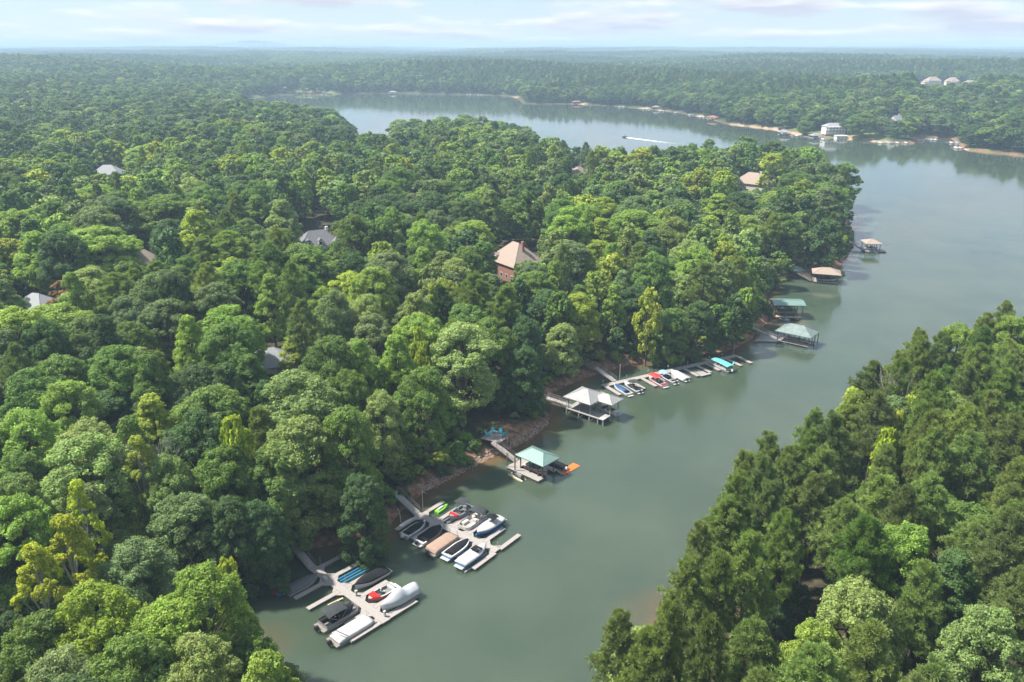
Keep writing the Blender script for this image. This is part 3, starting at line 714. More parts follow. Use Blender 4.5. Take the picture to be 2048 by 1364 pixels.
# woods on the near peninsula and the pine bank, out to 560 m
x, y = lattice(6.4, 40, 720, 470)
pine_zone = (x > 0.62 * y - 60) & (x > 2) & (y < 235)
thin = RNG.uniform(size=len(x)) < 0.66
x, y = x[pine_zone | thin], y[pine_zone | thin]
az = np.degrees(np.arctan2(x, y)); d = np.hypot(x, y)
m_ = (np.abs(az) < 41) & (d < 600) & (d > 48)
x, y = x[m_], y[m_]; sd = sdist(x, y); m_ = (sd > 2.6); x, y, sd = x[m_], y[m_], sd[m_]
is_pine = RNG.uniform(size=len(x)) < np.where((x > 0.62 * y - 60) & (x > 2) & (y < 235), 0.86, 0.05 + 0.14 * (waves(x, y, 45) > 0.5))
hh = RNG.uniform(14.5, 23.5, len(x)) * np.where(sd < 6, 0.72, 1.0); hh = np.where(is_pine, RNG.uniform(18, 23, len(x)), hh)
rr = np.where(is_pine, RNG.uniform(3.1, 4.4, len(x)), np.where(sd < 8, RNG.uniform(3.2, 4.8, len(x)), RNG.uniform(4.2, 7.0, len(x)) * np.where(np.hypot(x, y) > 260, 1.22, 1.0)))
zz = hbase(x, y, sd)
free = ~exclude(x, y, 2.0)
ok = clear_mask(x, y, zz + hh, rr) & free
h2 = RNG.uniform(6.0, 9.5, len(x)); r2 = h2 * 0.34
low = ~ok & free & clear_mask(x, y, zz + h2, r2)
hh = np.where(low, h2, hh); rr = np.where(low, r2, rr); is_pine &= ~low; ok |= low
side_ = waves(x + 40, y - 60, 55)
for i in np.nonzero(ok)[0]:
    if too_close(x[i], y[i], rr[i], 0.60): continue
    if is_pine[i]:
        kind, tint = 'pine', random.choices(['ol', 'op', 'md'], [6, 3, 0.8])[0]
    else:
        kind = random.choices(['round', 'upright', 'skirt'], [6, 3, 1])[0] if sd[i] > 7 else 'skirt'
        w = [3, 4, 3, 0.15, 0.8, 1.8, 0.8, 1.0] if side_[i] > -0.2 else [5, 4, 1.6, 0.1, 0.4, 2, 0.8, 0.6]
        tint = random.choices(['dk', 'md', 'lt', 'ye', 'yl', 'gy', 'ol', 'pg'], w)[0]
    q = [x[i], y[i], rr[i], hh[i], kind, tint, False]
    rows.append(q); hgrid.setdefault((int(q[0] // 14), int(q[1] // 14)), []).append(q)

# young trees in the gaps
x, y = lattice(4.6, 44, 290, 220)
az = np.degrees(np.arctan2(x, y)); k = (np.abs(az) < 40) & (RNG.uniform(size=len(x)) < 0.6); x, y = x[k], y[k]
sd = sdist(x, y); k = sd > 2.5; x, y, sd = x[k], y[k], sd[k]
hh = RNG.uniform(5.5, 10.0, len(x)); rr = hh * RNG.uniform(0.26, 0.36, len(x)); zz = hbase(x, y, sd)
ok = clear_mask(x, y, zz + hh, rr) & ~exclude(x, y, 2.0)
for i in np.nonzero(ok)[0]:
    if too_close(x[i], y[i], rr[i], 0.52): continue
    q = [x[i], y[i], rr[i], hh[i], 'skirt', random.choices(['md', 'dk', 'lt', 'gy'], [4, 3, 2, 1])[0], False]
    rows.append(q); hgrid.setdefault((int(q[0] // 14), int(q[1] // 14)), []).append(q)
# ---- the nearest trees in view are things of their own, the rest is woodland
def in_view(q):
    z = float(height(q[0], q[1])[0])
    u, v, f = pix(np.array([q[0], q[1], z + q[3] * 0.8])); rp = F_PX * q[2] / max(f, 1)
    return z, (-rp < u < 2048 + rp) and (0 < v < 1364 + rp * 1.2) and f > 10
cand = []
for q in rows:
    z, vis = in_view(q); q.append(z)
    if vis: cand.append((math.hypot(q[0], q[1]) / (q[2] / 4.5), id(q)))
cand.sort()
LANDMARKS = [('near the shrink-wrapped boat dock', at(575, 1070, 4)), ('near the tan pontoon dock', at(800, 990, 3)),
             ('above the turquoise chairs', at(960, 850, 4)), ('near the stilt boathouse', at(1090, 790, 3)), ('behind the long slip dock', at(1330, 700, 3)),
             ('by the tan-roofed brick house', (*HPOS['tan'], 0)), ('by the slate-roofed house', (*HPOS['slate'], 0)), ('near the rust-roofed house', (*HPOS['rust'], 0)),
             ('by the roof uphill of the cove', (*HPOS['hid1'], 0)), ('at the shaded cove head', (-54, 112, 0)), ('on the low cove shore', (-38, 80, 0)),
             ('deep in the cove woods', (-85, 125, 0)), ('in the woods beyond the cove', (-95, 165, 0)), ('on the slope above the cove', (-40, 150, 0)), ('between cove and brick house', (-35, 200, 0)),
             ('on the yellowing pine bank edge', (*solve(1750, 800, 18), 0)), ('on the pine bank facing the docks', (20, 88, 0)), ('on the pine bank shoulder', (38, 95, 0)), ('in the pine bank middle', (60, 105, 0)),
             ('on the pine bank lake end', (108, 165, 0)), ('deep in the pine bank', (85, 130, 0)), ('on the pine bank across from the stilts', (45, 122, 0)), ('above the orange-decked boathouse', at(1520, 620, 5)),
             ('on the point by the lone boathouse', at(1690, 480, 5)), ('on the low end of the pine bank', (30, 66, 0))]
LMX = np.array([[p[0], p[1]] for _, p in LANDMARKS])
by_id = {id(q): q for q in rows}
def near_rows(q):
    cx, cy_ = int(q[0] // 14), int(q[1] // 14)
    return [o for a in (-1, 0, 1) for b_ in (-1, 0, 1) for o in hgrid.get((cx + a, cy_ + b_), ()) if o is not q and (o[5] != q[5] or o[4] != q[4])]
counts = {'pine': 0, 'leafy': 0}
named_ids = set()
for dist_, i in cand:
    q = by_id[i]; cls = 'pine' if q[4] == 'pine' else 'leafy'
    if counts[cls] >= 285: continue
    counts[cls] += 1; named_ids.add(i)
    kind = q[4]; var = TREE[kind][random.randrange(len(TREE[kind]))]
    where = LANDMARKS[int(np.argmin(np.hypot(LMX[:, 0] - q[0], LMX[:, 1] - q[1])))][0]
    size = 'large ' if q[2] > 4.9 else ('slender ' if q[2] < 3.0 else ('short ' if q[3] < 14.5 else ''))
    nb = min((o for o in near_rows(q)), key=lambda o: (o[0] - q[0]) ** 2 + (o[1] - q[1]) ** 2, default=None)
    lab = f"{size}{TONE[q[5]]} {FORM[kind]} {where}" + (f" beside a {TONE[nb[5]]} {'pine' if nb[4] == 'pine' else 'tree'}" if nb is not None else '')
    if len(lab.split()) > 16: lab = lab[len(size):]
    if len(lab.split()) > 16: lab = lab.split(' beside a ')[0]
    t = thing('pine_tree' if cls == 'pine' else 'broadleaf_tree', lab, 'tree', (q[0], q[1], q[7]), random.uniform(0, 6.28), ('pines ' if cls == 'pine' else 'broadleaf trees ') + where)
    tr = link('trunk', var[1], t); cr = link('crown', var[0], t)
    nom = 4.4 if kind == 'pine' else {'round': 5.0, 'upright': 4.6, 'skirt': 5.2, 'sparse': 4.2}[kind]
    t.scale = (q[2] / nom, q[2] / nom, q[3] / 20.0)
    base = np.array(TINT[q[5]]) * random.uniform(0.85, 1.15) * np.array([random.uniform(0.92, 1.08), 1, random.uniform(0.9, 1.1)])
    cr['tint'] = [float(v) for v in base]

FOREST = {'round': [], 'pine': []}     # points: x y z, rot, scale, variant, tint
def push(group, x, y, z, r, h, nomr, var, tint, dens=1.0):
    FOREST[group].append((x, y, z, random.uniform(0, 6.28), r / nomr, h / 20.0, var, *(np.array(TINT[tint]) * random.uniform(0.82, 1.18) * np.array([random.uniform(0.9, 1.1), 1, random.uniform(0.9, 1.1)]))))
for q in rows:
    if id(q) in named_ids: continue
    if q[4] == 'pine': push('pine', q[0], q[1], q[7], q[2], q[3], 4.3, random.randrange(3), q[5])
    else: push('round', q[0], q[1], q[7], q[2], q[3], 5.0, random.choice((0, 1, 2, 3, 0, 1, 2, 3, 4)), q[5])
# woods from 600 m to 2.3 km
for s, d0, d1, rlo, rhi, v0, nv in ((11.0, 600, 1250, 5.8, 9.4, 0, 4), (12.5, 1250, 2400, 5.6, 8.6, 5, 3)):
    x, y = lattice(s, d0 * 0.7, d1 + 10, d1 * 0.74)
    d = np.hypot(x, y); az = np.degrees(np.arctan2(x, y)); k = (d >= d0) & (d < d1) & (np.abs(az) < 40); x, y, d = x[k], y[k], d[k]
    sd = sdist(x, y); k = sd > 4; x, y, sd = x[k], y[k], sd[k]; z = hbase(x, y, sd)
    h = RNG.uniform(14, 22, len(x)); r = RNG.uniform(rlo, rhi, len(x))
    pine = RNG.uniform(size=len(x)) < np.where((y > 1000) & (x > -250) & (sd > 40) & (waves(x, y + 200, 260) > -0.35), 0.80, 0.08)
    ok = clear_mask(x, y, z + h, r * 0.7) & ~exclude(x, y, 0.0)
    fieldm = (np.abs(x - fld[0]) < 95) & (np.abs(y - fld[1]) < 260)
    for i in np.nonzero(ok & ~fieldm)[0]:
        if d0 == 600 and too_close(x[i], y[i], r[i], 0.6): continue
        if pine[i]: push('pine', x[i], y[i], z[i], r[i] * 0.8, h[i] * 1.05, 4.3, random.randrange(3) if v0 == 0 else 3 + random.randrange(2), random.choice(['dk', 'dk', 'dk', 'op']))
        else: push('round', x[i], y[i], z[i], r[i], h[i], 5.0, v0 + random.randrange(nv), random.choices(['dk', 'md', 'lt', 'gy', 'ol', 'yl', 'pg'], [8, 3.5, 0.5, 2.2, 0.6, 0.2, 0.5])[0])

def scatter_object(name, meshes, pts, label):
    """woodland of uncounted trees: points that carry a tree each"""
    pts = np.array(pts, float)
    coll = bpy.data.collections.new(name + '_sources')
    for i, me in enumerate(meshes):
        o = bpy.data.objects.new(f"{name}_source_{i:02d}", me); coll.objects.link(o)
    me = bpy.data.meshes.new(name); me.vertices.add(len(pts)); me.vertices.foreach_set('co', np.ascontiguousarray(pts[:, :3], np.float32).ravel())
    def attr(n, ty, arr, key):
        a = me.attributes.new(n, ty, 'POINT'); a.data.foreach_set(key, np.ascontiguousarray(arr).ravel())
    rot = np.zeros((len(pts), 3), np.float32); rot[:, 2] = pts[:, 3]
    scl = np.stack([pts[:, 4], pts[:, 4], pts[:, 5]], 1).astype(np.float32)
    attr('rot', 'FLOAT_VECTOR', rot, 'vector'); attr('scl', 'FLOAT_VECTOR', scl, 'vector')
    attr('var', 'INT', pts[:, 6].astype(np.int32), 'value')
    attr('tint', 'FLOAT_COLOR', np.concatenate([pts[:, 7:10], np.ones((len(pts), 1))], 1).astype(np.float32), 'color')
    o = link(name, me); tag(o, label, 'woodland', kind='stuff')
    g = bpy.data.node_groups.new(name + '_nodes', 'GeometryNodeTree')
    g.interface.new_socket('Geometry', in_out='INPUT', socket_type='NodeSocketGeometry'); g.interface.new_socket('Geometry', in_out='OUTPUT', socket_type='NodeSocketGeometry')
    gi, go = g.nodes.new('NodeGroupInput'), g.nodes.new('NodeGroupOutput')
    mp_ = g.nodes.new('GeometryNodeMeshToPoints'); inst = g.nodes.new('GeometryNodeInstanceOnPoints'); ci = g.nodes.new('GeometryNodeCollectionInfo')
    ci.inputs['Collection'].default_value = coll; ci.inputs['Separate Children'].default_value = True; ci.inputs['Reset Children'].default_value = True
    def named(n, ty):
        a = g.nodes.new('GeometryNodeInputNamedAttribute'); a.data_type = ty; a.inputs['Name'].default_value = n; return a.outputs['Attribute']
    e2r = g.nodes.new('FunctionNodeEulerToRotation')
    g.links.new(named('rot', 'FLOAT_VECTOR'), e2r.inputs[0])
    g.links.new(gi.outputs[0], mp_.inputs['Mesh']); g.links.new(mp_.outputs[0], inst.inputs['Points']); g.links.new(ci.outputs[0], inst.inputs['Instance'])
    inst.inputs['Pick Instance'].default_value = True
    g.links.new(named('var', 'INT'), inst.inputs['Instance Index']); g.links.new(e2r.outputs[0], inst.inputs['Rotation']); g.links.new(named('scl', 'FLOAT_VECTOR'), inst.inputs['Scale'])
    g.links.new(inst.outputs[0], go.inputs[0])
    md = o.modifiers.new('trees', 'NODES'); md.node_group = g
    return o
scatter_object('broadleaf_woodland', [far_tree('round', i) if i < 4 else far_tree('upright', i) for i in range(5)] + [far_tree('round', 7 + i, True) for i in range(3)],
               FOREST['round'], 'dense green broadleaf woodland stretching back from the lake')
scatter_object('pine_woodland', [far_tree('pine', i) for i in range(3)] + [far_tree('pine', 7 + i, True) for i in range(2)],
               FOREST['pine'], 'dark pine woodland among the broadleaf woods and beyond the lake')
pts = []
s, dd = 66.0, 2380.0
x, y = lattice(s, 1500, 9000, 6600, 0.25)
d = np.hypot(x, y); az = np.degrees(np.arctan2(x, y)); k = (d > dd) & (d < 9000) & (np.abs(az) < 39)
x, y = x[k], y[k]; z = hbase(x, y, np.full(len(x), 400.0))
for i in range(len(x)):
    if abs(x[i] - fld[0]) < 125 and abs(y[i] - fld[1]) < 300: continue
    pw = waves(x[i], y[i] + 900, 480)
    tn = np.array(TINT['dk'] if pw > -0.2 else TINT['md']) * random.uniform(0.45, 0.8)
    pts.append((x[i], y[i], z[i] - 1.5, random.randrange(4) * math.pi / 2, 1.0, random.uniform(0.85, 1.15), random.randrange(3), *tn))
pts += [(px_, py_, float(hbase(np.array([px_]), np.array([py_]), np.array([500.0]))[0]) - 1, 0.0, 2.4, 1.2, random.randrange(3), *[0.6 * v for v in TINT['dk']])
        for px_, py_ in zip(*[a[(np.hypot(a0, a1) > 9000) & (np.hypot(a0, a1) < 13500) & (np.abs(np.degrees(np.arctan2(a0, a1))) < 37)] for a0, a1 in [lattice(165, 6500, 13500, 8500, 0.25)] for a in (a0, a1)])]
scatter_object('distant_woodland', [patch_mesh(i) for i in range(3)], pts, 'hazy unbroken woodland rolling to the horizon')

# ---- undergrowth along the near shore
sh_pts = []
def along(pts, step):
    out_ = []
    for a, b_ in zip(pts[:-1], pts[1:]):
        n = max(1, int(np.hypot(*(np.array(b_) - np.array(a))) / step))
        for k in range(n): out_.append(np.array(a) + (np.array(b_) - np.array(a)) * (k + random.random() * 0.8) / n)
    return out_
nshore = along([tuple(at(x, y)[:2]) for x, y in near_left[:50]], 2.6)
extra = [np.array([q[0], q[1]]) for q in (at(random.uniform(865, 1085), random.uniform(868, 935), 2.0) for _ in range(170))]
n_sh = 0
for p in nshore + extra:
    for rep in range(2):
        if rep and len(p) and any(p is e_ for e_ in extra): continue
        off = 0.0 if any(p is e_ for e_ in extra) else random.uniform(1.6, 4.2) + rep * 2.4; a = random.uniform(0, 6.28)
        q = p + np.array([-0.62, 0.78]) * off + np.array([math.cos(a), math.sin(a)]) * 0.8
        sdq = float(sdist(q[0], q[1])[0])
        if sdq < 1.0: continue
        r = random.uniform(0.9, 2.1) if off else random.uniform(0.5, 1.25); h = r * random.uniform(1.1, 1.9) if off else r * random.uniform(0.8, 1.2); z = float(height(q[0], q[1])[0])
        ok = True
        u, v, f = pix(np.array([q[0], q[1], z + h * 0.5]))
        for (x0, y0, x1, y1, dist) in (KEEP[:14] if off else [(970, 860, 1034, 925, 170), (786, 985, 852, 1030, 140)]):
            if x0 - 6 < u < x1 + 6 and y0 - 6 < v < y1 + 6 and np.hypot(q[0], q[1]) < dist + 3: ok = False
        if abs(q[0] - path_c[0]) < 6 and abs(q[1] - path_c[1]) < 7 and random.random() < 0.5: ok = False
        if not ok or n_sh > 290: continue
        n_sh += 1
        var = TREE['shrub'][random.randrange(3)]; tn = random.choices(['lt', 'md', 'dk', 'yl', 'ol'], [3, 4, 2, 0.7, 1.2])[0]
        where = LANDMARKS[int(np.argmin(np.hypot(LMX[:, 0] - q[0], LMX[:, 1] - q[1])))][0]
        t = thing('shrub', f"{TONE[tn]} bush low on the bank {where}", 'shrub', (q[0], q[1], z - 0.1), random.uniform(0, 6.28), 'bushes on the bank ' + where)
        link('trunk', var[1], t); cr = link('crown', var[0], t)
        t.scale = (r / 5.0, r / 5.0, h / 8.0); cr['tint'] = [v * random.uniform(0.9, 1.1) for v in TINT[tn]]

# ------------------------------------------------------------------ docks
class Frame:
    def __init__(s, a, b, z=0.5, flip=False):
        a, b = at(*a, z), at(*b, z); u = (b - a) / np.linalg.norm(b - a)
        s.o, s.u, s.v = a, u, np.array([-u[1], u[0], 0.0]); s.rz = math.atan2(u[1], u[0])
    def p(s, x, y, z=0.0):
        q = s.o + s.u * x + s.v * y; return (float(q[0]), float(q[1]), float(z))
def deck_piece(parent, name, x0, x1, y0, y1, top=0.5, mat='composite_deck', thick=0.16, floats=True):
    d = MB().box(x0, x1, y0, y1, top - thick, top).build(name, mat, parent)
    if floats:
        m = MB(); lx, ly = x1 - x0, y1 - y0
        n = max(1, int(max(lx, ly) / 2.2))
        for k in range(n):
            a, b_ = (k + 0.12) / n, (k + 0.88) / n
            if lx >= ly: m.box(x0 + lx * a, x0 + lx * b_, y0 + 0.08, y1 - 0.08, -0.18, top - thick - 0.003)
            else: m.box(x0 + 0.08, x1 - 0.08, y0 + ly * a, y0 + ly * b_, -0.18, top - thick - 0.003)
        m.build('float', 'dock_float', d)
        c = MB(); e = 0.04     # rub rail round the edge
        c.box(x0 - e, x1 + e, y0 - e, y0 - 0.002, top - 0.13, top - 0.02).box(x0 - e, x1 + e, y1 + 0.002, y1 + e, top - 0.13, top - 0.02)
        c.build('rub_rail', 'grey_timber', d)
    return d
def gusset(parent, x, y, sx, sy, top=0.5, k=0.9):
    MB().slab([(x, y), (x + sx * k, y), (x, y + sy * k)][::(1 if sx * sy > 0 else -1)], top - 0.15, top - 0.004).build('corner_gusset', 'composite_deck', parent)
def gangway(name, label, p0, p1, w=1.3, mat='grey_timber', rail='galvanised', both=True, cat='gangway'):
    """a sloping railed walkway from shore p0 down to p1"""
    a, b_ = Vector(p0), Vector(p1); d = b_ - a; rz = math.atan2(d.y, d.x); Lh = math.hypot(d.x, d.y)
    t = thing(name, label, cat, tuple(a), rz); dz = d.z
    MB().beam((0, 0, 0), (Lh, 0, dz), w, 0.10).build('walkway_deck', mat, t)
    for sgn in ((-1, 1) if both else (1,)):
        m = MB(); n = max(3, int(Lh / 1.4))
        for k in range(n + 1):
            x = Lh * k / n; z = dz * k / n; m.tube((x, sgn * w / 2, z - 0.08), (x, sgn * w / 2, z + 1.0), 0.028, n=5)
        for hgt in (0.55, 1.0): m.tube((0, sgn * w / 2, hgt), (Lh, sgn * w / 2, dz + hgt), 0.032, n=5)
        m.build('handrail', rail, t)
    m = MB()
    for sgn in (-1, 1): m.beam((0, sgn * (w / 2 - 0.06), -0.11), (Lh, sgn * (w / 2 - 0.06), dz - 0.11), 0.1, 0.2)
    m.build('stringer', rail, t)
    return t
def post(name, label, p, h, r=0.06, mat='galvanised', cat='post', z0=-1.2, group=None):
    t = thing(name, label, cat, (p[0], p[1], 0), 0, group)
    MB().tube((0, 0, z0), (0, 0, h), r, r * 0.92, 7).build('shaft', mat, t)
    MB().tube((0, 0, h + 0.002), (0, 0, h + 0.09), r * 1.3, r * 0.5, 7).build('cap', 'white_vinyl' if mat == 'galvanised' else mat, t)
    return t
def pedestal(label, p, z=0.5):
    t = thing('power_pedestal', label, 'pedestal', (p[0], p[1], z + 0.004), random.uniform(0, 1))
    MB().box(-0.16, 0.16, -0.13, 0.13, 0, 0.85).build('housing', 'white_gel', t)
    MB().box(-0.19, 0.19, -0.16, 0.16, 0.853, 0.93).build('cap', 'white_vinyl', t)
    MB().box(-0.11, 0.11, -0.139, -0.132, 0.45, 0.75).build('socket_panel', 'black_plastic', t)
def locker(label, p, rz, z=0.5):
    t = thing('dock_box', label, 'dock box', (p[0], p[1], z + 0.004), rz)
    MB().box(-0.4, 0.4, -0.25, 0.25, 0, 0.42).build('box_body', 'white_gel', t)
    MB().loft([[(-0.43, -0.28, 0.424), (0.43, -0.28, 0.424), (0.43, 0.28, 0.424), (-0.43, 0.28, 0.424)], [(-0.38, -0.2, 0.53), (0.38, -0.2, 0.53), (0.38, 0.2, 0.53), (-0.38, 0.2, 0.53)]]).build('lid', 'white_vinyl', t)

# ------------------------------------------------------------------ boats (bow along +x, waterline z = 0)
def outline(L, B, n=14, full=0.5, pw=2.1):
    """half-beam along the boat from stern to bow"""
    xs = np.linspace(0, 1, n); hb = B / 2 * (0.93 + 0.07 * np.sin(np.clip(xs / full, 0, 1) * math.pi / 2)) * np.where(xs > full, 1 - ((xs - full) / (1 - full)) ** pw, 1)
    return (xs - 0.5) * L, np.maximum(hb, 0.03), xs
def hull_parts(t, L, B, H, hull='white_gel', deck='white_gel', full=0.5, stripe=None, boot=True):
    x, hb, s = outline(L, B, 14, full)
    g = H + 0.28 * s ** 2.2
    rings = [[(x[i], -hb[i], g[i]), (x[i] + 0.02, -hb[i] * 0.93, g[i] * 0.45), (x[i] - 0.10 * s[i] * L * 0.3, -hb[i] * 0.80, 0.05), (x[i] - 0.12 * s[i] * L * 0.3, 0, -0.25 + 0.25 * s[i] ** 4),
              (x[i] - 0.10 * s[i] * L * 0.3, hb[i] * 0.80, 0.05), (x[i] + 0.02, hb[i] * 0.93, g[i] * 0.45), (x[i], hb[i], g[i])] for i in range(14)]
    h = MB().loft(rings, close=False, cap=False)
    n = len(h.v); h.f.append((0, 1, 2, 3, 4, 5, 6))
    ho = h.build('hull', hull, t, smooth=False)
    d = MB()      # gunwale and side decks
    ins = 0.80
    top = [[(x[i], -hb[i], g[i] + 0.004), (x[i], -hb[i] * ins, g[i] + 0.03)] for i in range(14)]
    d.loft(top, close=False, cap=False)
    d.loft([[(x[i], hb[i] * ins, g[i] + 0.03), (x[i], hb[i], g[i] + 0.004)] for i in range(14)], close=False, cap=False)
    k = 9         # fore deck
    d.loft([[(x[i], -hb[i] * ins, g[i] + 0.03), (x[i], 0, g[i] + 0.12 * (1 - abs(2 * (i - k) / 5 - 1) * 0.4)), (x[i], hb[i] * ins, g[i] + 0.03)] for i in range(k, 14)], close=False, cap=False)
    d.box(-L / 2, -L / 2 + 0.35, -B * 0.36, B * 0.36, g[0] - 0.12, g[0] + 0.032)
    d.build('deck', deck, t)
    c = MB()      # sunken cockpit
    c.loft([[(x[i], -hb[i] * ins, g[i] + 0.028), (x[i], -hb[i] * ins * 0.97, g[i] - 0.45), (x[i], hb[i] * ins * 0.97, g[i] - 0.45), (x[i], hb[i] * ins, g[i] + 0.028)] for i in range(1, 10)], close=False, cap=False)
    c.build('cockpit', 'carpet', t)
    if stripe:
        m = MB()
        for sg in (-1, 1):
            m.loft([[(x[i] + 0.01, sg * (hb[i] * 0.985 + 0.012), g[i] * 0.86), (x[i] + 0.015, sg * (hb[i] * 0.95 + 0.012), g[i] * 0.58)] for i in range(14)], close=False, cap=False)
        m.build('stripe', stripe, ho)
    return x, hb, g
def arch_cover(t, x, hb, g, prof, mat, i0=0, i1=14, over=1.03, drop=0.12, name='cover'):
    """fitted canvas: arched over the boat, prof gives the crown height at each station"""
    rings = []
    for i in range(i0, i1):
        c = float(np.interp(i / 13.0, [p[0] for p in prof], [p[1] for p in prof])); b_ = hb[i] * over
        r = [(x[i], -b_, g[i] - drop)]
        for k in range(9):
            a = -1 + 2 * k / 8; r.append((x[i], b_ * a, g[i] + 0.03 + c * (1 - abs(a) ** 1.7) + 0.015 * math.sin(i * 2.3 + k)))
        r.append((x[i], b_, g[i] - drop)); rings.append(r)
    m = MB().loft(rings, close=False, cap=False); n = len(rings[0])
    m.f.append(tuple(range(n - 1, -1, -1))); m.f.append(tuple(range(len(m.v) - n, len(m.v))))
    return m.build(name, mat, t, smooth=True)
def outboard(t, x, y, z, cowl='black_plastic', k=1.0):
    e = MB().tube((x - 0.2 * k, y, z - 0.75 * k), (x - 0.22 * k, y, z + 0.1), 0.09 * k, 0.11 * k, 6).build('outboard_motor', 'black_plastic', t)
    MB().loft([[(x - 0.52 * k, y - 0.2 * k, z + 0.08), (x + 0.02, y - 0.2 * k, z + 0.08), (x + 0.02, y + 0.2 * k, z + 0.08), (x - 0.52 * k, y + 0.2 * k, z + 0.08)],
               [(x - 0.60 * k, y - 0.22 * k, z + 0.32 * k), (x + 0.06, y - 0.22 * k, z + 0.32 * k), (x + 0.06, y + 0.22 * k, z + 0.32 * k), (x - 0.60 * k, y + 0.22 * k, z + 0.32 * k)],
               [(x - 0.48 * k, y - 0.15 * k, z + 0.60 * k), (x - 0.02, y - 0.15 * k, z + 0.60 * k), (x - 0.02, y + 0.15 * k, z + 0.60 * k), (x - 0.48 * k, y + 0.15 * k, z + 0.60 * k)]]).build('cowl', cowl, e)
def platform(t, L, B, z, mat='white_gel', d=0.6):
    MB().box(-L / 2 - d, -L / 2 - 0.004, -B * 0.36, B * 0.36, z - 0.08, z).build('swim_platform', mat, t)
def seats(t, spec, mat='pale_seat'):
    for (x0, x1, y0, y1, z0, z1) in spec:
        o = MB().box(x0, x1, y0, y1, z0, z1).build('seat', mat, t)
        if x1 - x0 < 1.0: MB().box(x0 - 0.02, x0 + 0.12, y0, y1, z1 + 0.003, z1 + 0.36).build('seat_back', mat, o)
def windshield(t, x, B, z, h=0.42, mat='glass_dark'):
    MB().loft([[(x - 0.55, -B * 0.40, z), (x, -B * 0.26, z), (x + 0.1, 0, z), (x, B * 0.26, z), (x - 0.55, B * 0.40, z)],
               [(x - 0.75, -B * 0.38, z + h), (x - 0.25, -B * 0.24, z + h), (x - 0.15, 0, z + h), (x - 0.25, B * 0.24, z + h), (x - 0.75, B * 0.38, z + h)]], close=False, cap=False).build('windshield', mat, t)
def canopy(t, x0, x1, B, z, mat, rise=0.18, legs=True, leg_z=0.9, name='bimini_top', foot=None):
    rings = []
    for k in range(7):
        a = k / 6; x = x0 + (x1 - x0) * a; zz = z + rise * (1 - (2 * a - 1) ** 2) * 0.6
        rings.append([(x, B / 2 * b_, zz + rise * (1 - b_ * b_)) for b_ in (-1, -0.6, -0.2, 0.2, 0.6, 1)])
    m = MB().loft(rings, close=False, cap=False)
    low = [[(p[0], p[1], p[2] - 0.05) for p in r] for r in rings]; m.loft([r[::-1] for r in low], close=False, cap=False)
    c = m.build(name, mat, t, smooth=True)
    if legs:
        f = MB(); mid = (x0 + x1) / 2 if foot is None else foot
        for sg in (-1, 1):
            for xe in (x0 + 0.1, (x0 + x1) / 2, x1 - 0.1): f.tube((mid, sg * B / 2 * 0.98, leg_z), (xe, sg * B / 2 * 0.98, z - 0.03), 0.025, n=5)
        f.build('canopy_frame', 'galvanised', t)
    return c
def place(name, label, cat, fr, s, tv, bow_dir, z=0.0, yaw=0.0, group=None):
    """a boat in a slip: bow_dir +1 points along the finger direction, -1 against it"""
    return thing(name, label, cat, fr.p(s, tv, z), fr.rz + (math.pi / 2 if bow_dir > 0 else -math.pi / 2) + yaw, group)
def covered_boat(t, L, B, H, hull, cover, prof, over=1.03, i1=14, stripe=None, motor=None, plat=True, deck='white_gel', drop=0.12, inset=None, i0=0):
    x, hb, g = hull_parts(t, L, B, H, hull, deck, stripe=stripe)
    arch_cover(t, x, hb if inset is None else hb * inset, g, prof, cover, i0, i1, over, drop)
    if plat: platform(t, L, B, H * 0.45)
    if motor: outboard(t, -L / 2 - 0.1, 0, H * 0.55, motor)
    return x, hb, g
def open_boat(t, L, B, H, hull, bow=None, tower=None, seat='grey_gel', stripe=None, motor=None, top_z=2.3, tower_x=-0.4):
    x, hb, g = hull_parts(t, L, B, H, hull, 'white_gel' if bow is None else bow, stripe=stripe)
    windshield(t, 0.55, B, H + 0.05)
    seats(t, [(-0.2, 0.35, -B * 0.34, -B * 0.12, H - 0.40, H + 0.05), (-0.2, 0.35, B * 0.12, B * 0.34, H - 0.40, H + 0.05), (-L / 2 + 0.5, -L / 2 + 1.05, -B * 0.35, B * 0.35, H - 0.40, H + 0.0)], seat)
    MB().box(0.5, 0.95, B * 0.08, B * 0.34, H - 0.40, H + 0.22).build('helm_console', 'dark_seat', t)
    MB().box(-L / 2 + 0.36, -L / 2 + 0.5, -B * 0.30, B * 0.30, H - 0.2, H + 0.10).build('engine_cover', seat, t)
    platform(t, L, B, H * 0.45)
    if tower:
        f = MB()
        for sg in (-1, 1):
            f.tube((tower_x + 0.5, sg * B * 0.44, H), (tower_x + 0.1, sg * B * 0.40, top_z), 0.04, n=6); f.tube((tower_x - 0.35, sg * B * 0.44, H), (tower_x, sg * B * 0.40, top_z), 0.04, n=6)
        f.tube((tower_x + 0.05, -B * 0.40, top_z), (tower_x + 0.05, B * 0.40, top_z), 0.045, n=6)
        f.build('wake_tower', 'galvanised', t)
        canopy(t, tower_x - 1.3, tower_x + 0.8, B * 0.95, top_z + 0.08, tower, 0.10, legs=False)
    if motor: outboard(t, -L / 2 - 0.1, 0, H * 0.55, motor)
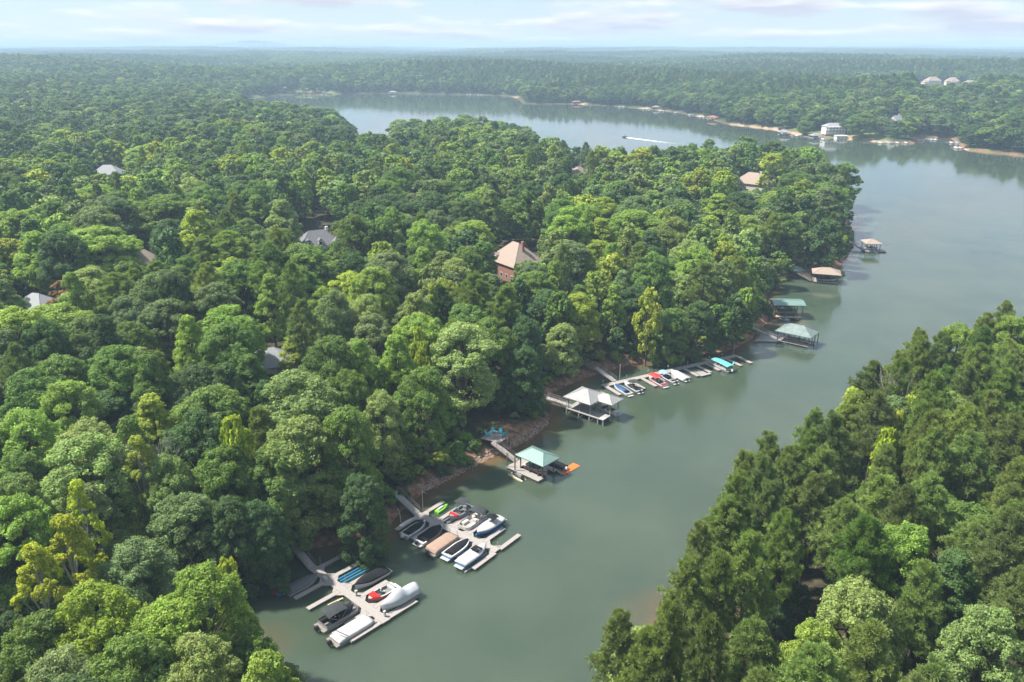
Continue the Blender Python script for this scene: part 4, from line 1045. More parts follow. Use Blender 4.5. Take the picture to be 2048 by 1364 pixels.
def pontoon(t, L, B, fence='galvanised', seat='pale_seat', motor='black_plastic', open_=True, floor='carpet'):
    for sg in (-1, 1):
        m = MB(); y = sg * B * 0.34; r = 0.30
        m.tube((-L / 2 + 0.3, y, 0.08), (L / 2 - 0.5, y, 0.08), r, r, 10); m.tube((L / 2 - 0.5, y, 0.08), (L / 2 + 0.05, y, 0.26), r, 0.05, 10)
        m.build('pontoon_tube', 'galvanised', t, smooth=True)
    MB().box(-L / 2, L / 2, -B / 2, B / 2, 0.40, 0.50).build('deck', floor, t)
    z0, z1 = 0.505, 1.08
    if open_:
        for nm, bx in (('fence_panel', (-L / 2 + 0.7, L / 2 - 0.9, -B / 2, -B / 2 + 0.05)), ('fence_panel', (-L / 2 + 0.7, L / 2 - 0.9, B / 2 - 0.05, B / 2)), ('fence_panel', (-L / 2 + 0.7, -L / 2 + 0.75, -B / 2 + 0.053, B / 2 - 0.053))):
            p = MB().box(*bx, z0 + 0.06, z1 - 0.07).build(nm, fence, t)
            MB().box(bx[0], bx[1], bx[2] - 0.006, bx[3] + 0.006, z1 - 0.06, z1).build('top_rail', 'dark_seat', p)
        pts = [(L / 2 - 0.9, -B / 2 + 0.02), (L / 2 - 0.35, -B / 2 + 0.12), (L / 2 - 0.06, -B / 2 + 0.55), (L / 2 - 0.06, B / 2 - 0.55), (L / 2 - 0.35, B / 2 - 0.12), (L / 2 - 0.9, B / 2 - 0.02)]
        m = MB()
        for a, b_ in zip(pts[:-1], pts[1:]): m.beam((*a, z1), (*b_, z1), 0.05, 0.55)
        m.build('bow_fence', fence, t)
        seats(t, [(L / 2 - 2.4, L / 2 - 1.0, -B / 2 + 0.1, -B / 2 + 0.7, z0, 0.95), (L / 2 - 2.4, L / 2 - 1.0, B / 2 - 0.7, B / 2 - 0.1, z0, 0.95),
                  (-L / 2 + 0.85, -L / 2 + 2.6, -B / 2 + 0.1, -B / 2 + 0.75, z0, 0.95), (-L / 2 + 0.85, -L / 2 + 2.6, B / 2 - 0.75, B / 2 - 0.1, z0, 0.95), (-0.9, -0.3, 0.2, 0.8, z0, 1.0), (-0.9, -0.3, -0.8, -0.2, z0, 1.0)], seat)
        MB().box(0.05, 0.55, 0.25, 0.85, z0, 1.3).build('helm_console', 'pale_seat', t)
    if motor: outboard(t, -L / 2 - 0.02, 0, 0.45, motor, 1.1)
def pontoon_cover(t, L, B, mat, h=0.75, front=0.45, back=0.2, z=1.0, flat=True):
    rings = []; n = 13
    for i in range(n):
        a = i / (n - 1); x = -L / 2 + 0.55 + a * (L - 0.75); k = min(1, min(a / 0.06, (1 - a) / 0.12) ) ; k = max(0.05, k) ** 0.5
        wd = B / 2 * (1.0 if a < 0.84 else 1 - 0.4 * ((a - 0.84) / 0.16) ** 2)
        c = h * (0.32 + 0.10 * math.sin(i * 1.9)) * k
        r = [(x, -wd, 0.56)] + [(x, wd * b_, z * k + 0.56 * (1 - k) + c * (1 - abs(b_) ** 2.2)) for b_ in (-1, -0.8, -0.45, 0, 0.45, 0.8, 1)] + [(x, wd, 0.56)]
        rings.append(r)
    m = MB().loft(rings, close=False, cap=False); nn = len(rings[0]); m.f.append(tuple(range(nn))); m.f.append(tuple(range(len(m.v) - nn, len(m.v))))
    return m.build('cover', mat, t, smooth=True)
def jet_ski(t, hull='black_plastic', trim='lime_gel', L=3.0, B=1.05):
    x, hb, s = outline(L, B, 10, 0.45, 1.9); g = 0.42 + 0.2 * s
    MB().loft([[(x[i], -hb[i], g[i]), (x[i], -hb[i] * 0.8, 0.0), (x[i], hb[i] * 0.8, 0.0), (x[i], hb[i], g[i])] for i in range(10)]).build('hull', trim, t)
    MB().loft([[(x[i], -hb[i] * 0.75, g[i] + 0.004), (x[i], -hb[i] * 0.35, g[i] + 0.16), (x[i], hb[i] * 0.35, g[i] + 0.16), (x[i], hb[i] * 0.75, g[i] + 0.004)] for i in range(5, 9)]).build('bonnet', trim, t)
    MB().loft([[(xx, -w, 0.45), (xx, -w * 0.7, zz), (xx, w * 0.7, zz), (xx, w, 0.45)] for xx, w, zz in ((-1.1, 0.26, 0.72), (-0.5, 0.26, 0.80), (0.1, 0.22, 0.85), (0.35, 0.18, 0.78))]).build('seat', hull, t)
    MB().tube((0.42, -0.38, 1.0), (0.42, 0.38, 1.0), 0.03, n=5).tube((0.55, 0, 0.7), (0.42, 0, 1.0), 0.05, n=5).build('handlebar', 'black_plastic', t)
def lift(label, p, rz, L=5.0, B=2.2, mat='lift_blue', z=0.35, n=3):
    t = thing('boat_lift', label, 'boat lift', (p[0], p[1], 0), rz)
    for k in range(n):
        y = -B / 2 + B * k / (n - 1)
        MB().tube((-L / 2, y, z), (L / 2, y, z), 0.16, 0.16, 8).build('bunk', mat, t)
    for x in (-L * 0.33, L * 0.33): MB().box(x - 0.06, x + 0.06, -B / 2 - 0.1, B / 2 + 0.1, z - 0.36, z - 0.20).build('cross_beam', 'galvanised', t)
    return t
def tree_dock(name, label, fr, length, w, fu, fd, fw=0.82, tend=6.1, group=None):
    """floating dock: a spine with finger piers on both sides"""
    t = thing(name, label, 'dock', fr.p(0, 0, 0), fr.rz, group)
    deck_piece(t, 'spine_deck', -0.6, length + 0.55, -w / 2, w / 2)
    for sgn, lst in ((1, fu), (-1, fd)):
        for (s_, e_) in lst:
            y0, y1 = (w / 2 + 0.045, e_) if sgn > 0 else (-e_, -w / 2 - 0.045)
            deck_piece(t, 'finger_pier', s_ - fw / 2, s_ + fw / 2, y0, y1)
            for sx in (-1, 1):
                if -0.4 < s_ + sx * (fw / 2 + 0.9) < length + 0.4: gusset(t, s_ + sx * (fw / 2 + 0.043), sgn * (w / 2 + 0.043), sx, sgn)
    return t

# ---- the near dock
FA = Frame((628, 1137), (770, 1240))
tree_dock('floating_dock', 'pale floating dock holding the shrink-wrapped boat and the white-covered pontoon', FA, 18.1, 1.35,
          [(0.3, 5.9), (4.0, 5.9), (7.6, 4.6), (11.2, 6.1), (14.8, 4.0), (18.15, 6.1)], [(4.2, 6.3), (7.75, 6.3), (14.9, 4.5), (18.15, 6.2)])
gangway('gangway', 'grey gangway with a rail sloping down to the shrink-wrapped boat dock', FA.p(-5.0, -0.1, 2.4), FA.p(-0.45, -0.1, 0.58), 1.35)
gangway('approach_walk', 'weathered timber walk from the dark bank to the grey gangway', FA.p(-9.6, -0.1, 3.7), FA.p(-5.02, -0.1, 2.42), 1.5, 'dark_timber', 'grey_timber', both=False, cat='walkway')
for i, (s_, t_, lab) in enumerate([(-5.0, 0.55, 'short timber pile under the gangway landing on the side of the open finger pier'), (-5.0, -0.75, 'short timber pile under the gangway landing on the side of the red tube')]):
    post('timber_pile', lab, FA.p(s_, t_), 2.2, 0.10, 'dark_timber', 'pile')
post('mooring_pole', 'short steel pole at the corner of the empty finger pier below the gangway', FA.p(-0.1, 1.3), 1.9, 0.05)
post('mooring_pole', 'thin steel pole standing in the slip of the blue boat lift', FA.p(6.9, 1.2), 2.0, 0.05)
locker('white dock box at the corner beside the grey-covered boat', FA.p(3.75, -0.45), FA.rz)
pedestal('white power pedestal between the black-covered boat and the red boat', FA.p(10.6, 0.52))
pedestal('white power pedestal beside the empty corner of the shrink-wrapped boat slip', FA.p(17.6, 0.50))
b = place('motor_boat', 'motor boat under a fitted grey cover with red and blue tubes behind it', 'boat', FA, 2.15, -3.6, 1)
covered_boat(b, 5.6, 2.3, 0.75, 'white_gel', 'grey_canvas', [(0, 0.25), (0.25, 0.42), (0.6, 0.45), (1, 0.08)], motor='white_gel', plat=False)
for nm, lab, mat, s_, t_ in (('towable_tube', 'red inflatable tube floating behind the grey-covered boat', 'red_plastic', 0.35, -7.0), ('towable_tube', 'blue inflatable tube beside the grey-covered boat stern', 'sky_plastic', 1.15, -6.7)):
    t = place(nm, lab, 'tube', FA, s_, t_, 1, 0.0, 0.35); m = MB()
    for k in range(20):
        a0, a1 = 2 * math.pi * k / 20, 2 * math.pi * (k + 1) / 20
        m.tube((0.75 * math.cos(a0), 0.38 * math.sin(a0), 0.22), (0.75 * math.cos(a1), 0.38 * math.sin(a1), 0.22), 0.24, 0.24, 8, cap=False)
    m.build('inflated_ring', mat, t, smooth=True); MB().box(-0.62, 0.62, -0.24, 0.24, 0.12, 0.22).build('floor_panel', mat, t)
lift('empty blue boat lift beside the black-covered boat', FA.p(5.75, 3.6), FA.rz + math.pi / 2, 5.2, 1.3)
b = place('motor_boat', 'white motor boat under a black cover beside the blue lift', 'boat', FA, 9.15, 4.5, -1, 0.25)
covered_boat(b, 6.2, 2.2, 0.85, 'white_gel', 'black_canvas', [(0, 0.15), (0.3, 0.22), (0.5, 0.55), (0.62, 0.5), (0.8, 0.25), (1, 0.05)])
b = place('motor_boat', 'red-nosed grey open boat beside the shrink-wrapped boat', 'boat', FA, 13.1, 3.5, -1)
open_boat(b, 5.2, 2.15, 0.8, 'grey_gel', 'white_gel', None, 'pale_grey_canvas', motor=None, stripe='red_gel')
MB().loft([[(0.9, -1.06, 0.66), (0.9, -0.98, 1.06), (0.9, 0.98, 1.06), (0.9, 1.06, 0.66)], [(2.1, -0.60, 0.80), (2.1, -0.48, 1.2), (2.1, 0.48, 1.2), (2.1, 0.60, 0.80)]]).build('bow_cushion', 'red_gel', b)
b = place('shrink_wrapped_boat', 'tall white shrink-wrapped boat raised on a lift', 'boat', FA, 16.5, 4.2, -1, 0.5)
covered_boat(b, 6.7, 2.4, 0.9, 'white_gel', 'shrink_wrap', [(0, 0.75), (0.18, 0.95), (0.34, 0.75), (0.48, 1.55), (0.6, 1.25), (0.8, 0.6), (1, 0.08)], drop=0.55, over=1.04, plat=False)
lift('grey steel lift cradling the shrink-wrapped boat', FA.p(16.5, 4.2), FA.rz + math.pi / 2, 5.4, 2.0, 'galvanised', 0.40, 3)
b = place('pontoon_boat', 'pontoon boat under a black bimini and black covers', 'boat', FA, 12.75, -4.5, 1)
pontoon(b, 6.6, 2.5, seat='black_canvas'); canopy(b, -2.2, 1.1, 2.5, 2.25, 'charcoal_canvas', 0.28, foot=-0.2)
arch_cover(b, *outline(6.0, 2.4)[:2], np.full(14, 1.10), [(0, 0.05), (0.3, 0.25), (0.8, 0.4), (1, 0.1)], 'black_canvas', 6, 14)
b = place('pontoon_boat', 'pontoon boat under a smooth white full-length cover', 'boat', FA, 16.65, -4.7, 1)
pontoon(b, 7.2, 2.6, open_=False); pontoon_cover(b, 7.2, 2.5, 'white_vinyl', 0.75)
MB().beam((-2.6, 0.2, 2.05), (-1.6, -1.5, 1.35), 0.14, 0.05).tube((-2.9, 1.35, 0.6), (-2.3, 0.2, 2.0), 0.03, n=5).build('ski_arm', 'grey_canvas', b)
t = thing('timber_board', 'pale timber board lying in the slip beside the black bimini pontoon', 'board', FA.p(9.3, -2.4, 0.32), FA.rz + math.pi / 2 - 0.1)
MB().box(-1.3, 1.3, -0.14, 0.14, 0, 0.08).build('board_face', 'yellow_board', t); MB().box(-1.2, 1.2, -0.05, 0.05, -0.3, -0.003).build('float_block', 'dock_float', t)

# ---- the second dock
FB = Frame((838, 1029), (990, 1099))
tree_dock('floating_dock', 'pale floating dock crowded with the tan-covered pontoon and blue boats', FB, 17.6, 1.35,
          [(0.45, 6.1), (4.0, 6.0), (7.4, 5.5), (11.0, 5.6), (14.75, 6.0), (18.15, 6.1)], [(0.2, 5.9), (4.5, 6.2), (11.3, 5.6), (14.4, 5.6), (18.15, 6.2)])
gangway('gangway', 'galvanised gangway with mesh rails down to the tan pontoon dock', FB.p(-6.2, 0.1, 2.9), FB.p(-0.5, 0.1, 0.58), 1.4)
post('mooring_pole', 'tall thin steel pole at the foot of the mesh-railed gangway', FB.p(-0.45, 1.5), 4.6, 0.055)
post('mooring_pole', 'short white-capped steel pole at the corner before the empty outer finger slip', FB.p(17.4, 0.95), 1.3, 0.06)
b = place('motor_boat', 'white motor boat with flat black cover and white outboard by the paddleboard', 'boat', FB, 2.75, -3.9, 1)
covered_boat(b, 5.4, 2.2, 0.75, 'white_gel', 'black_canvas', [(0, 0.10), (0.4, 0.16), (0.8, 0.12), (1, 0.03)], motor='white_gel', plat=False, inset=0.84, over=1.0, drop=0.0, i0=2, i1=13)
b = place('motor_boat', 'white motor boat under a humped black cover with a black outboard', 'boat', FB, 6.2, -3.6, 1)
covered_boat(b, 6.0, 2.5, 0.85, 'white_gel', 'black_canvas', [(0, 0.25), (0.35, 0.45), (0.6, 0.95), (0.8, 0.55), (1, 0.12)], motor='black_plastic', over=0.99, drop=0.25, i0=2, i1=13)
b = place('pontoon_boat', 'pontoon boat under a tan canvas cover', 'boat', FB, 9.7, -4.4, 1)
pontoon(b, 6.9, 2.6, open_=False, motor='black_plastic'); pontoon_cover(b, 7.0, 2.55, 'tan_canvas', 0.45, z=1.15)
MB().path([(3.0, -1.1, 0.6), (2.9, -0.8, 2.0), (2.9, 0.8, 2.0), (3.0, 1.1, 0.6)], 0.05, 6).build('arch_frame', 'galvanised', b)
b = place('motor_boat', 'blue-hulled white boat with a two-part black cover beside the tan-covered pontoon', 'boat', FB, 12.75, -3.8, 1, 0.15)
covered_boat(b, 6.0, 2.35, 0.85, 'blue_gel', 'black_canvas', [(0, 0.16), (0.4, 0.3), (0.55, 0.42), (0.8, 0.2), (1, 0.05)], inset=0.80, over=1.0, drop=0.0, i0=2, i1=13, stripe='white_gel')
b = place('motor_boat', 'bright blue boat under a white cover with an open black cockpit', 'boat', FB, 16.2, -3.9, 1, 0.3)
covered_boat(b, 6.7, 2.4, 0.9, 'blue_gel', 'white_vinyl', [(0, 0.28), (0.35, 0.35), (0.55, 0.15), (0.8, 0.38), (1, 0.06)])
MB().box(0.2, 1.5, -0.75, 0.75, 1.34, 1.52).build('cockpit_cover', 'black_canvas', b); MB().path([(0.2, -1.15, 1.0), (0.6, -1.0, 1.75), (0.6, -0.4, 1.75)], 0.04, 5).build('tower_bar', 'galvanised', b)
lift('pale timber lift deck beside the bright blue white-covered boat', FB.p(16.6, -4.4), FB.rz + math.pi / 2, 6.4, 1.8, 'grey_timber', 0.18, 4)
t = place('paddle_board', 'long white paddleboard lying on the outer finger pier', 'paddleboard', FB, 0.05, -3.2, 1, 0.505)
MB().loft([[(x_, -w_, 0.0), (x_, -w_, 0.1), (x_, w_, 0.1), (x_, w_, 0.0)] for x_, w_ in ((-1.7, 0.12), (-1.4, 0.3), (0, 0.38), (1.1, 0.28), (1.8, 0.05))]).build('board', 'white_gel', t)
MB().box(-1.2, 0.6, -0.2, 0.2, 0.102, 0.112).build('deck_pad', 'pale_grey_canvas', t)
t = place('jet_ski', 'lime green jet ski moored by the first finger pier', 'jet ski', FB, 1.75, 4.2, 1); jet_ski(t, 'white_gel', 'lime_gel')
b = place('motor_boat', 'grey and red boat under a folded grey tower canopy', 'boat', FB, 5.75, 4.6, -1, 0.3)
open_boat(b, 5.4, 2.35, 0.85, 'grey_gel', 'grey_gel', 'charcoal_canvas', 'grey_gel', top_z=2.5, tower_x=-0.5)
MB().loft([[(1.35, -1.13, 0.72), (1.35, -1.0, 1.12), (1.35, 1.0, 1.12), (1.35, 1.13, 0.72)], [(2.05, -0.82, 0.80), (2.05, -0.68, 1.2), (2.05, 0.68, 1.2), (2.05, 0.82, 0.80)]]).build('bow_cushion', 'red_gel', b)
lift('grey steel lift rails in the slip of the grey and red boat', FB.p(5.75, 3.6), FB.rz + math.pi / 2, 5.2, 1.9, 'galvanised', 0.28, 3)
b = place('pontoon_boat', 'open beige pontoon boat under a dark bimini', 'boat', FB, 9.3, 4.4, -1)
pontoon(b, 6.3, 2.5, fence='pale_seat', seat='pale_seat', floor='composite_deck'); canopy(b, -2.2, 0.1, 2.4, 2.35, 'charcoal_canvas', 0.25, foot=-0.6)
b = place('motor_boat', 'dark blue boat under a white cover with a small black canopy', 'boat', FB, 12.9, 4.3, -1, 0.3)
covered_boat(b, 6.6, 2.35, 0.95, 'navy_gel', 'white_vinyl', [(0, 0.2), (0.35, 0.4), (0.6, 0.3), (0.8, 0.18), (1, 0.05)], stripe='blue_gel')
canopy(b, -1.6, 0.0, 1.9, 2.15, 'black_canvas', 0.2, leg_z=1.2); lift('blue steel lift under the dark blue boat with the black canopy', FB.p(12.9, 4.2), FB.rz + math.pi / 2, 5.0, 1.9, 'lift_blue', 0.1, 3)

# ------------------------------------------------------------------ boathouses
def hip_roof(t, x0, x1, y0, y1, z, h, mat, ridge=0.5, name='roof', ov=0.0, lip=0.14):
    w = (y1 - y0); k = min((x1 - x0) / 2 - 0.05, w * ridge); ym = (y0 + y1) / 2
    vs = [(x0, y0, z), (x1, y0, z), (x1, y1, z), (x0, y1, z), (x0 + k, ym, z + h), (x1 - k, ym, z + h)]
    lo = [(p[0], p[1], z - lip) for p in vs[:4]]
    m = MB().add(vs + lo, [(0, 1, 5, 4), (1, 2, 5), (2, 3, 4, 5), (3, 0, 4), (6, 7, 1, 0), (7, 8, 2, 1), (8, 9, 3, 2), (9, 6, 0, 3), (6, 9, 8, 7)])
    r = m.build(name, mat, t)
    c = MB()
    for a, b_ in ((0, 4), (1, 5), (2, 5), (3, 4), (4, 5)): c.tube((vs[a][0], vs[a][1], vs[a][2] + 0.02), (vs[b_][0], vs[b_][1], vs[b_][2] + 0.02), 0.06, n=5)
    c.build('ridge_cap', mat, r)
    return r
def posts(t, pts, z0, z1, r=0.11, mat='dark_timber', name='post'):
    for (x, y) in pts: MB().box(x - r, x + r, y - r, y + r, z0, z1).build(name, mat, t)
def rails(t, segs, z, mat='dark_timber', h=1.0, n_mid=1, name='railing'):
    for (a, b_) in segs:
        m = MB(); L_ = math.dist(a, b_); n = max(1, int(L_ / 1.8))
        for k in range(n + 1):
            x, y = a[0] + (b_[0] - a[0]) * k / n, a[1] + (b_[1] - a[1]) * k / n; m.box(x - 0.05, x + 0.05, y - 0.05, y + 0.05, z, z + h)
        for q in range(n_mid + 1): m.beam((*a, z + h - q * 0.45 + 0.04), (*b_, z + h - q * 0.45 + 0.04), 0.09, 0.06)
        m.build(name, mat, t)

# green-roofed boathouse with platform and gangway
FC = Frame((1012, 933), (1076, 962), 0.6)
t = thing('boathouse', 'green-roofed boathouse with pale decking beside the orange mat', 'boathouse', FC.p(0, 0, 0), FC.rz)
deck_piece(t, 'deck', 0.0, 8.6, 0.0, 1.7, 0.6); deck_piece(t, 'deck', 0.0, 2.2, 1.745, 6.1, 0.6); deck_piece(t, 'deck', 2.25, 8.4, 4.9, 6.1, 0.6)
posts(t, [(2.6, 1.5), (5.0, 1.5), (7.2, 1.5), (8.35, 1.5), (2.6, 5.1), (5.3, 5.1), (8.2, 5.1), (0.15, 0.15), (2.3, 0.15)], 0.604, 3.62, 0.09)
hip_roof(t, 1.9, 9.3, 0.6, 5.9, 3.75, 1.25, 'green_metal_roof', 0.42)
MB().box(2.1, 9.1, 0.8, 0.95, 3.45, 3.60).box(2.1, 9.1, 5.55, 5.7, 3.45, 3.60).build('eave_beam', 'dark_timber', t)
m = MB()
for sg in (-0.25, 0.25): m.beam((8.45, 5.9 + sg, 0.7), (9.9, 6.0 + sg, 0.05), 0.06, 0.06)
for k in range(4): m.box(8.7 + k * 0.3, 8.8 + k * 0.3, 5.72, 6.22, 0.5 - k * 0.13, 0.55 - k * 0.13)
m.build('swim_ladder', 'galvanised', t)
gangway('gangway', 'pale gangway with dark rails rising to the turquoise chair platform', FC.p(-6.2, 2.6, 3.0), FC.p(0.0, 3.1, 0.72), 1.3, 'composite_deck', 'dark_timber')
t = thing('shore_platform', 'raised pale timber platform with dark railing holding the turquoise chairs', 'platform', FC.p(-7.6, 4.8, 0), FC.rz + 0.25)
MB().box(-2.2, 2.4, -2.2, 2.3, 2.86, 3.0).build('deck', 'composite_deck', t)
posts(t, [(-2.0, -2.0), (2.2, -2.0), (2.2, 2.1), (-2.0, 2.1)], -0.5, 2.857, 0.1)
rails(t, [((2.35, -0.9), (2.35, 2.25)), ((2.35, 2.25), (-2.15, 2.25)), ((-2.15, 2.25), (-2.15, -2.15))], 3.0)
for i, (cx_, cy_, ra, lab) in enumerate([(-1.5, -0.6, 0.0, 'next to the gangway top'), (-1.1, 1.2, -0.7, 'second along from the gangway top'), (0.3, 1.55, -1.4, 'third along from the gangway top'), (1.6, 1.0, -2.3, 'in the corner nearest the water')]):
    ca, sa = math.cos(FC.rz + 0.25), math.sin(FC.rz + 0.25); o_ = FC.p(-7.6, 4.8, 3.006)
    c = thing('adirondack_chair', f'turquoise slatted deck chair {lab}', 'chair', (o_[0] + ca * cx_ - sa * cy_, o_[1] + sa * cx_ + ca * cy_, 3.006), FC.rz + 0.25 + ra, 'turquoise chairs on the platform')
    MB().beam((0.35, 0, 0.40), (-0.30, 0, 0.28), 0.56, 0.05).build('seat', 'turquoise_plastic', c)
    for k in range(4): MB().beam((-0.26, -0.21 + k * 0.14, 0.26), (-0.58, -0.24 + k * 0.16, 1.02 + 0.05 * (k in (1, 2))), 0.12, 0.03).build('back_slat', 'turquoise_plastic', c)
    for sg in (-1, 1):
        MB().box(-0.42, 0.42, sg * 0.36 - 0.07, sg * 0.36 + 0.07, 0.56, 0.60).build('armrest', 'turquoise_plastic', c)
        MB().box(0.30, 0.38, sg * 0.33 - 0.04, sg * 0.33 + 0.04, 0, 0.557).build('leg', 'turquoise_plastic', c)
        MB().beam((0.30, sg * 0.24, 0.34), (-0.62, sg * 0.24, 0.06), 0.05, 0.1).build('leg', 'turquoise_plastic', c)
b = thing('motor_boat', 'white and red motor boat sheltered under the green roof', 'boat', FC.p(5.3, 3.25, 0.35), FC.rz)
open_boat(b, 5.6, 2.3, 0.8, 'white_gel', None, None, 'pale_seat', stripe='red_gel', motor=None)
b = thing('motor_boat', 'boat with a black canvas top and outboard moored behind the green roof', 'boat', FC.p(6.6, 7.5, 0.0), FC.rz + math.pi)
covered_boat(b, 5.2, 2.1, 0.75, 'grey_gel', 'black_canvas', [(0, 0.3), (0.4, 0.55), (0.7, 0.4), (1, 0.05)], motor='pale_grey_canvas', plat=False)
t = thing('jet_ski_float', 'cream drive-on float alongside the green-roofed boathouse deck', 'float', FC.p(3.9, -0.95, 0), FC.rz - 0.05)
for sg in (-1, 1): MB().loft([[(x_, sg * 0.48 - w_, -0.1), (x_, sg * 0.48 - w_, zt), (x_, sg * 0.48 + w_, zt), (x_, sg * 0.48 + w_, -0.1)] for x_, w_, zt in ((-2.0, 0.18, 0.16), (-1.4, 0.24, 0.24), (1.2, 0.24, 0.24), (1.9, 0.16, 0.12))]).build('float_arm', 'cream_plastic', t)
MB().box(-1.6, 1.0, -0.236, 0.236, 0.0, 0.16).build('cradle', 'cream_plastic', t)
j = thing('jet_ski', 'black and white jet ski sitting on the cream float', 'jet ski', FC.p(4.0, -0.95, 0.22), FC.rz - 0.05 + math.pi); jet_ski(j, 'grey_gel', 'black_plastic', 2.9, 0.95)
t = thing('floating_mat', 'bright orange foam mat floating beside the green-roofed boathouse', 'mat', FC.p(9.25, 8.6, 0), FC.rz)
rings = [[(x_, -2.55, 0.02), (x_, -2.55, 0.07 + 0.02 * math.sin(x_ * 3)), (x_, 2.55, 0.07 + 0.02 * math.cos(x_ * 3)), (x_, 2.55, 0.02)] for x_ in np.linspace(-0.9, 0.9, 7)]
MB().loft(rings).build('foam_sheet', 'orange_foam', t); MB().tube((-0.9, -1.2, 0.13), (-0.55, -1.35, 0.13), 0.06, n=6).build('rolled_strap', 'red_plastic', t)

# grey-roofed stilt boathouse
FD = Frame((1133, 816), (1206, 840), 1.5)
t = thing('boathouse', 'weathered timber boathouse on stilts under pale grey hip roofs', 'boathouse', FD.p(0, 0, 0), FD.rz)
MB().box(-0.2, 10.1, -0.1, 3.0, 1.36, 1.5).build('deck', 'grey_timber', t); MB().box(-0.2, 4.9, 3.004, 6.6, 1.36, 1.5).build('deck', 'grey_timber', t); MB().box(8.9, 10.1, 0.1, 1.3, 1.504, 1.53).build('pale_mat', 'pale_grey_canvas', t)
posts(t, [(0.0, 0.1), (3.4, 0.1), (6.3, 0.1), (8.6, 0.1), (10.0, 0.1), (10.0, 2.9), (10.0, 6.8), (5.1, 6.6), (0, 6.5)], -1.6, 1.356, 0.13, 'grey_timber', 'stilt')
posts(t, [(0.3, 0.4), (3.4, 0.4), (6.3, 0.4), (6.5, 3.2), (9.8, 3.2), (9.8, 6.6), (0.3, 6.2), (5.1, 6.5)], 1.504, 4.3, 0.10, 'grey_timber')
hip_roof(t, -0.6, 7.0, -0.6, 7.0, 4.45, 1.75, 'pale_metal_roof', 0.44); hip_roof(t, 4.4, 10.7, 2.5, 7.35, 4.38, 1.2, 'pale_metal_roof', 0.5, 'wing_roof')
for xx in (0.0, 3.4, 6.3, 10.0):
    MB().beam((xx, 0.15, -0.2), (min(xx + 1.2, 10.0), 0.15, 1.33), 0.1, 0.1).build('brace', 'grey_timber', t)
for sx, xx in ((1, 3.4), (-1, 6.3), (1, 6.3)):
    MB().beam((xx, 0.4, 3.3), (xx + sx * 0.9, 0.4, 4.28), 0.08, 0.08).build('brace', 'grey_timber', t)
rails(t, [((-0.1, 0.0), (-0.1, 1.0)), ((0.5, 6.5), (4.8, 6.5))], 1.5, 'grey_timber')
gangway('walkway', 'grey timber walkway from the bare bank to the stilt boathouse', FD.p(-6.6, 0.9, 2.0), FD.p(-0.25, 1.7, 1.53), 1.4, 'grey_timber', 'grey_timber', cat='walkway')
b = thing('motor_boat', 'white motor boat hanging under the grey wing roof', 'boat', FD.p(7.9, 4.8, 1.2), FD.rz + math.pi); open_boat(b, 6.0, 2.2, 0.85, 'white_gel', None, None, 'pale_seat', motor='white_gel')
post('timber_pile', 'brown timber pile off the outer corner of the stilt boathouse', FD.p(11.0, 5.2), 2.0, 0.12, 'yellow_board', 'pile')

# long dock with slips along one side
FE = Frame((1206, 771), (1471, 711))
t = thing('slip_dock', 'long narrow dock with slips along one side and a red-covered boat', 'dock', FE.p(0, 0, 0), FE.rz)
deck_piece(t, 'spine_deck', -0.1, 44.2, -0.75, 0.75)
for s_, e_ in ((0.5, 6.6), (7.9, 6.4), (11.5, 6.5), (15.2, 5.0), (18.9, 5.0), (22.3, 6.2), (25.2, 6.4), (29.6, 6.0), (32.7, 6.0), (39.9, 6.3), (43.7, 6.1)):
    deck_piece(t, 'finger_pier', s_ - 0.5, s_ + 0.5, -e_, -0.795)
deck_piece(t, 'finger_pier', 25.75, 29.05, -6.9, -6.1, 0.5)
gangway('gangway', 'steel gangway down to the long dock of slips', FE.p(2.6, 7.0, 2.4), FE.p(4.2, 0.8, 0.6), 1.3)
gangway('approach_walk', 'brown timber walk from the bank to the steel gangway', FE.p(0.8, 10.4, 3.0), FE.p(2.58, 7.1, 2.42), 1.4, 'dark_timber', 'grey_timber', cat='walkway')
for i, s_ in enumerate((0.0, 7.2, 14.0, 20.5, 27.0, 34.5, 39.0)):
    k = thing('dock_lamp', 'small white post lamp along the back edge of the long slip dock', 'lamp', FE.p(s_ + 0.4, 0.6, 0.504), FE.rz, 'post lamps on the long slip dock')
    MB().tube((0, 0, 0), (0, 0, 0.9), 0.05, 0.05, 6).build('lamp_post', 'galvanised', k); MB().tube((0, 0, 0.902), (0, 0, 1.18), 0.13, 0.13, 8).build('globe', 'white_gel', k)
post('timber_pile', 'bleached timber pile with a broken fork beside the steel gangway', FE.p(6.2, 1.6), 4.4, 0.13, 'pale_bark', 'pile')
post('mooring_pole', 'thin steel pole behind the empty lift frame on the long dock', FE.p(25.4, 1.0), 3.2, 0.05); post('mooring_pole', 'thin steel pole at the outer end of the long dock', FE.p(43.9, 1.0), 4.0, 0.05)
b = place('motor_boat', 'white motor boat with dark blue cockpit covers', 'boat', FE, 2.5, -4.5, 1); covered_boat(b, 6.6, 2.3, 0.8, 'white_gel', 'blue_canvas', [(0, 0.15), (0.35, 0.35), (0.55, 0.45), (0.65, 0.15), (0.8, 0.2), (1, 0.05)], inset=0.8, over=1.0, drop=0.0, i0=3, i1=13)
b = place('motor_boat', 'grey open boat under a black tower canopy', 'boat', FE, 5.6, -4.4, 1); open_boat(b, 6.4, 2.3, 0.8, 'grey_gel', None, 'charcoal_canvas', 'dark_seat', motor='black_plastic')
b = place('motor_boat', 'red and white open boat under a bright red canopy', 'boat', FE, 13.3, -4.4, 1); open_boat(b, 6.6, 2.35, 0.8, 'white_gel', None, None, 'white_vinyl', stripe='red_gel'); canopy(b, -0.9, 2.2, 2.3, 1.85, 'red_canvas', 0.3)
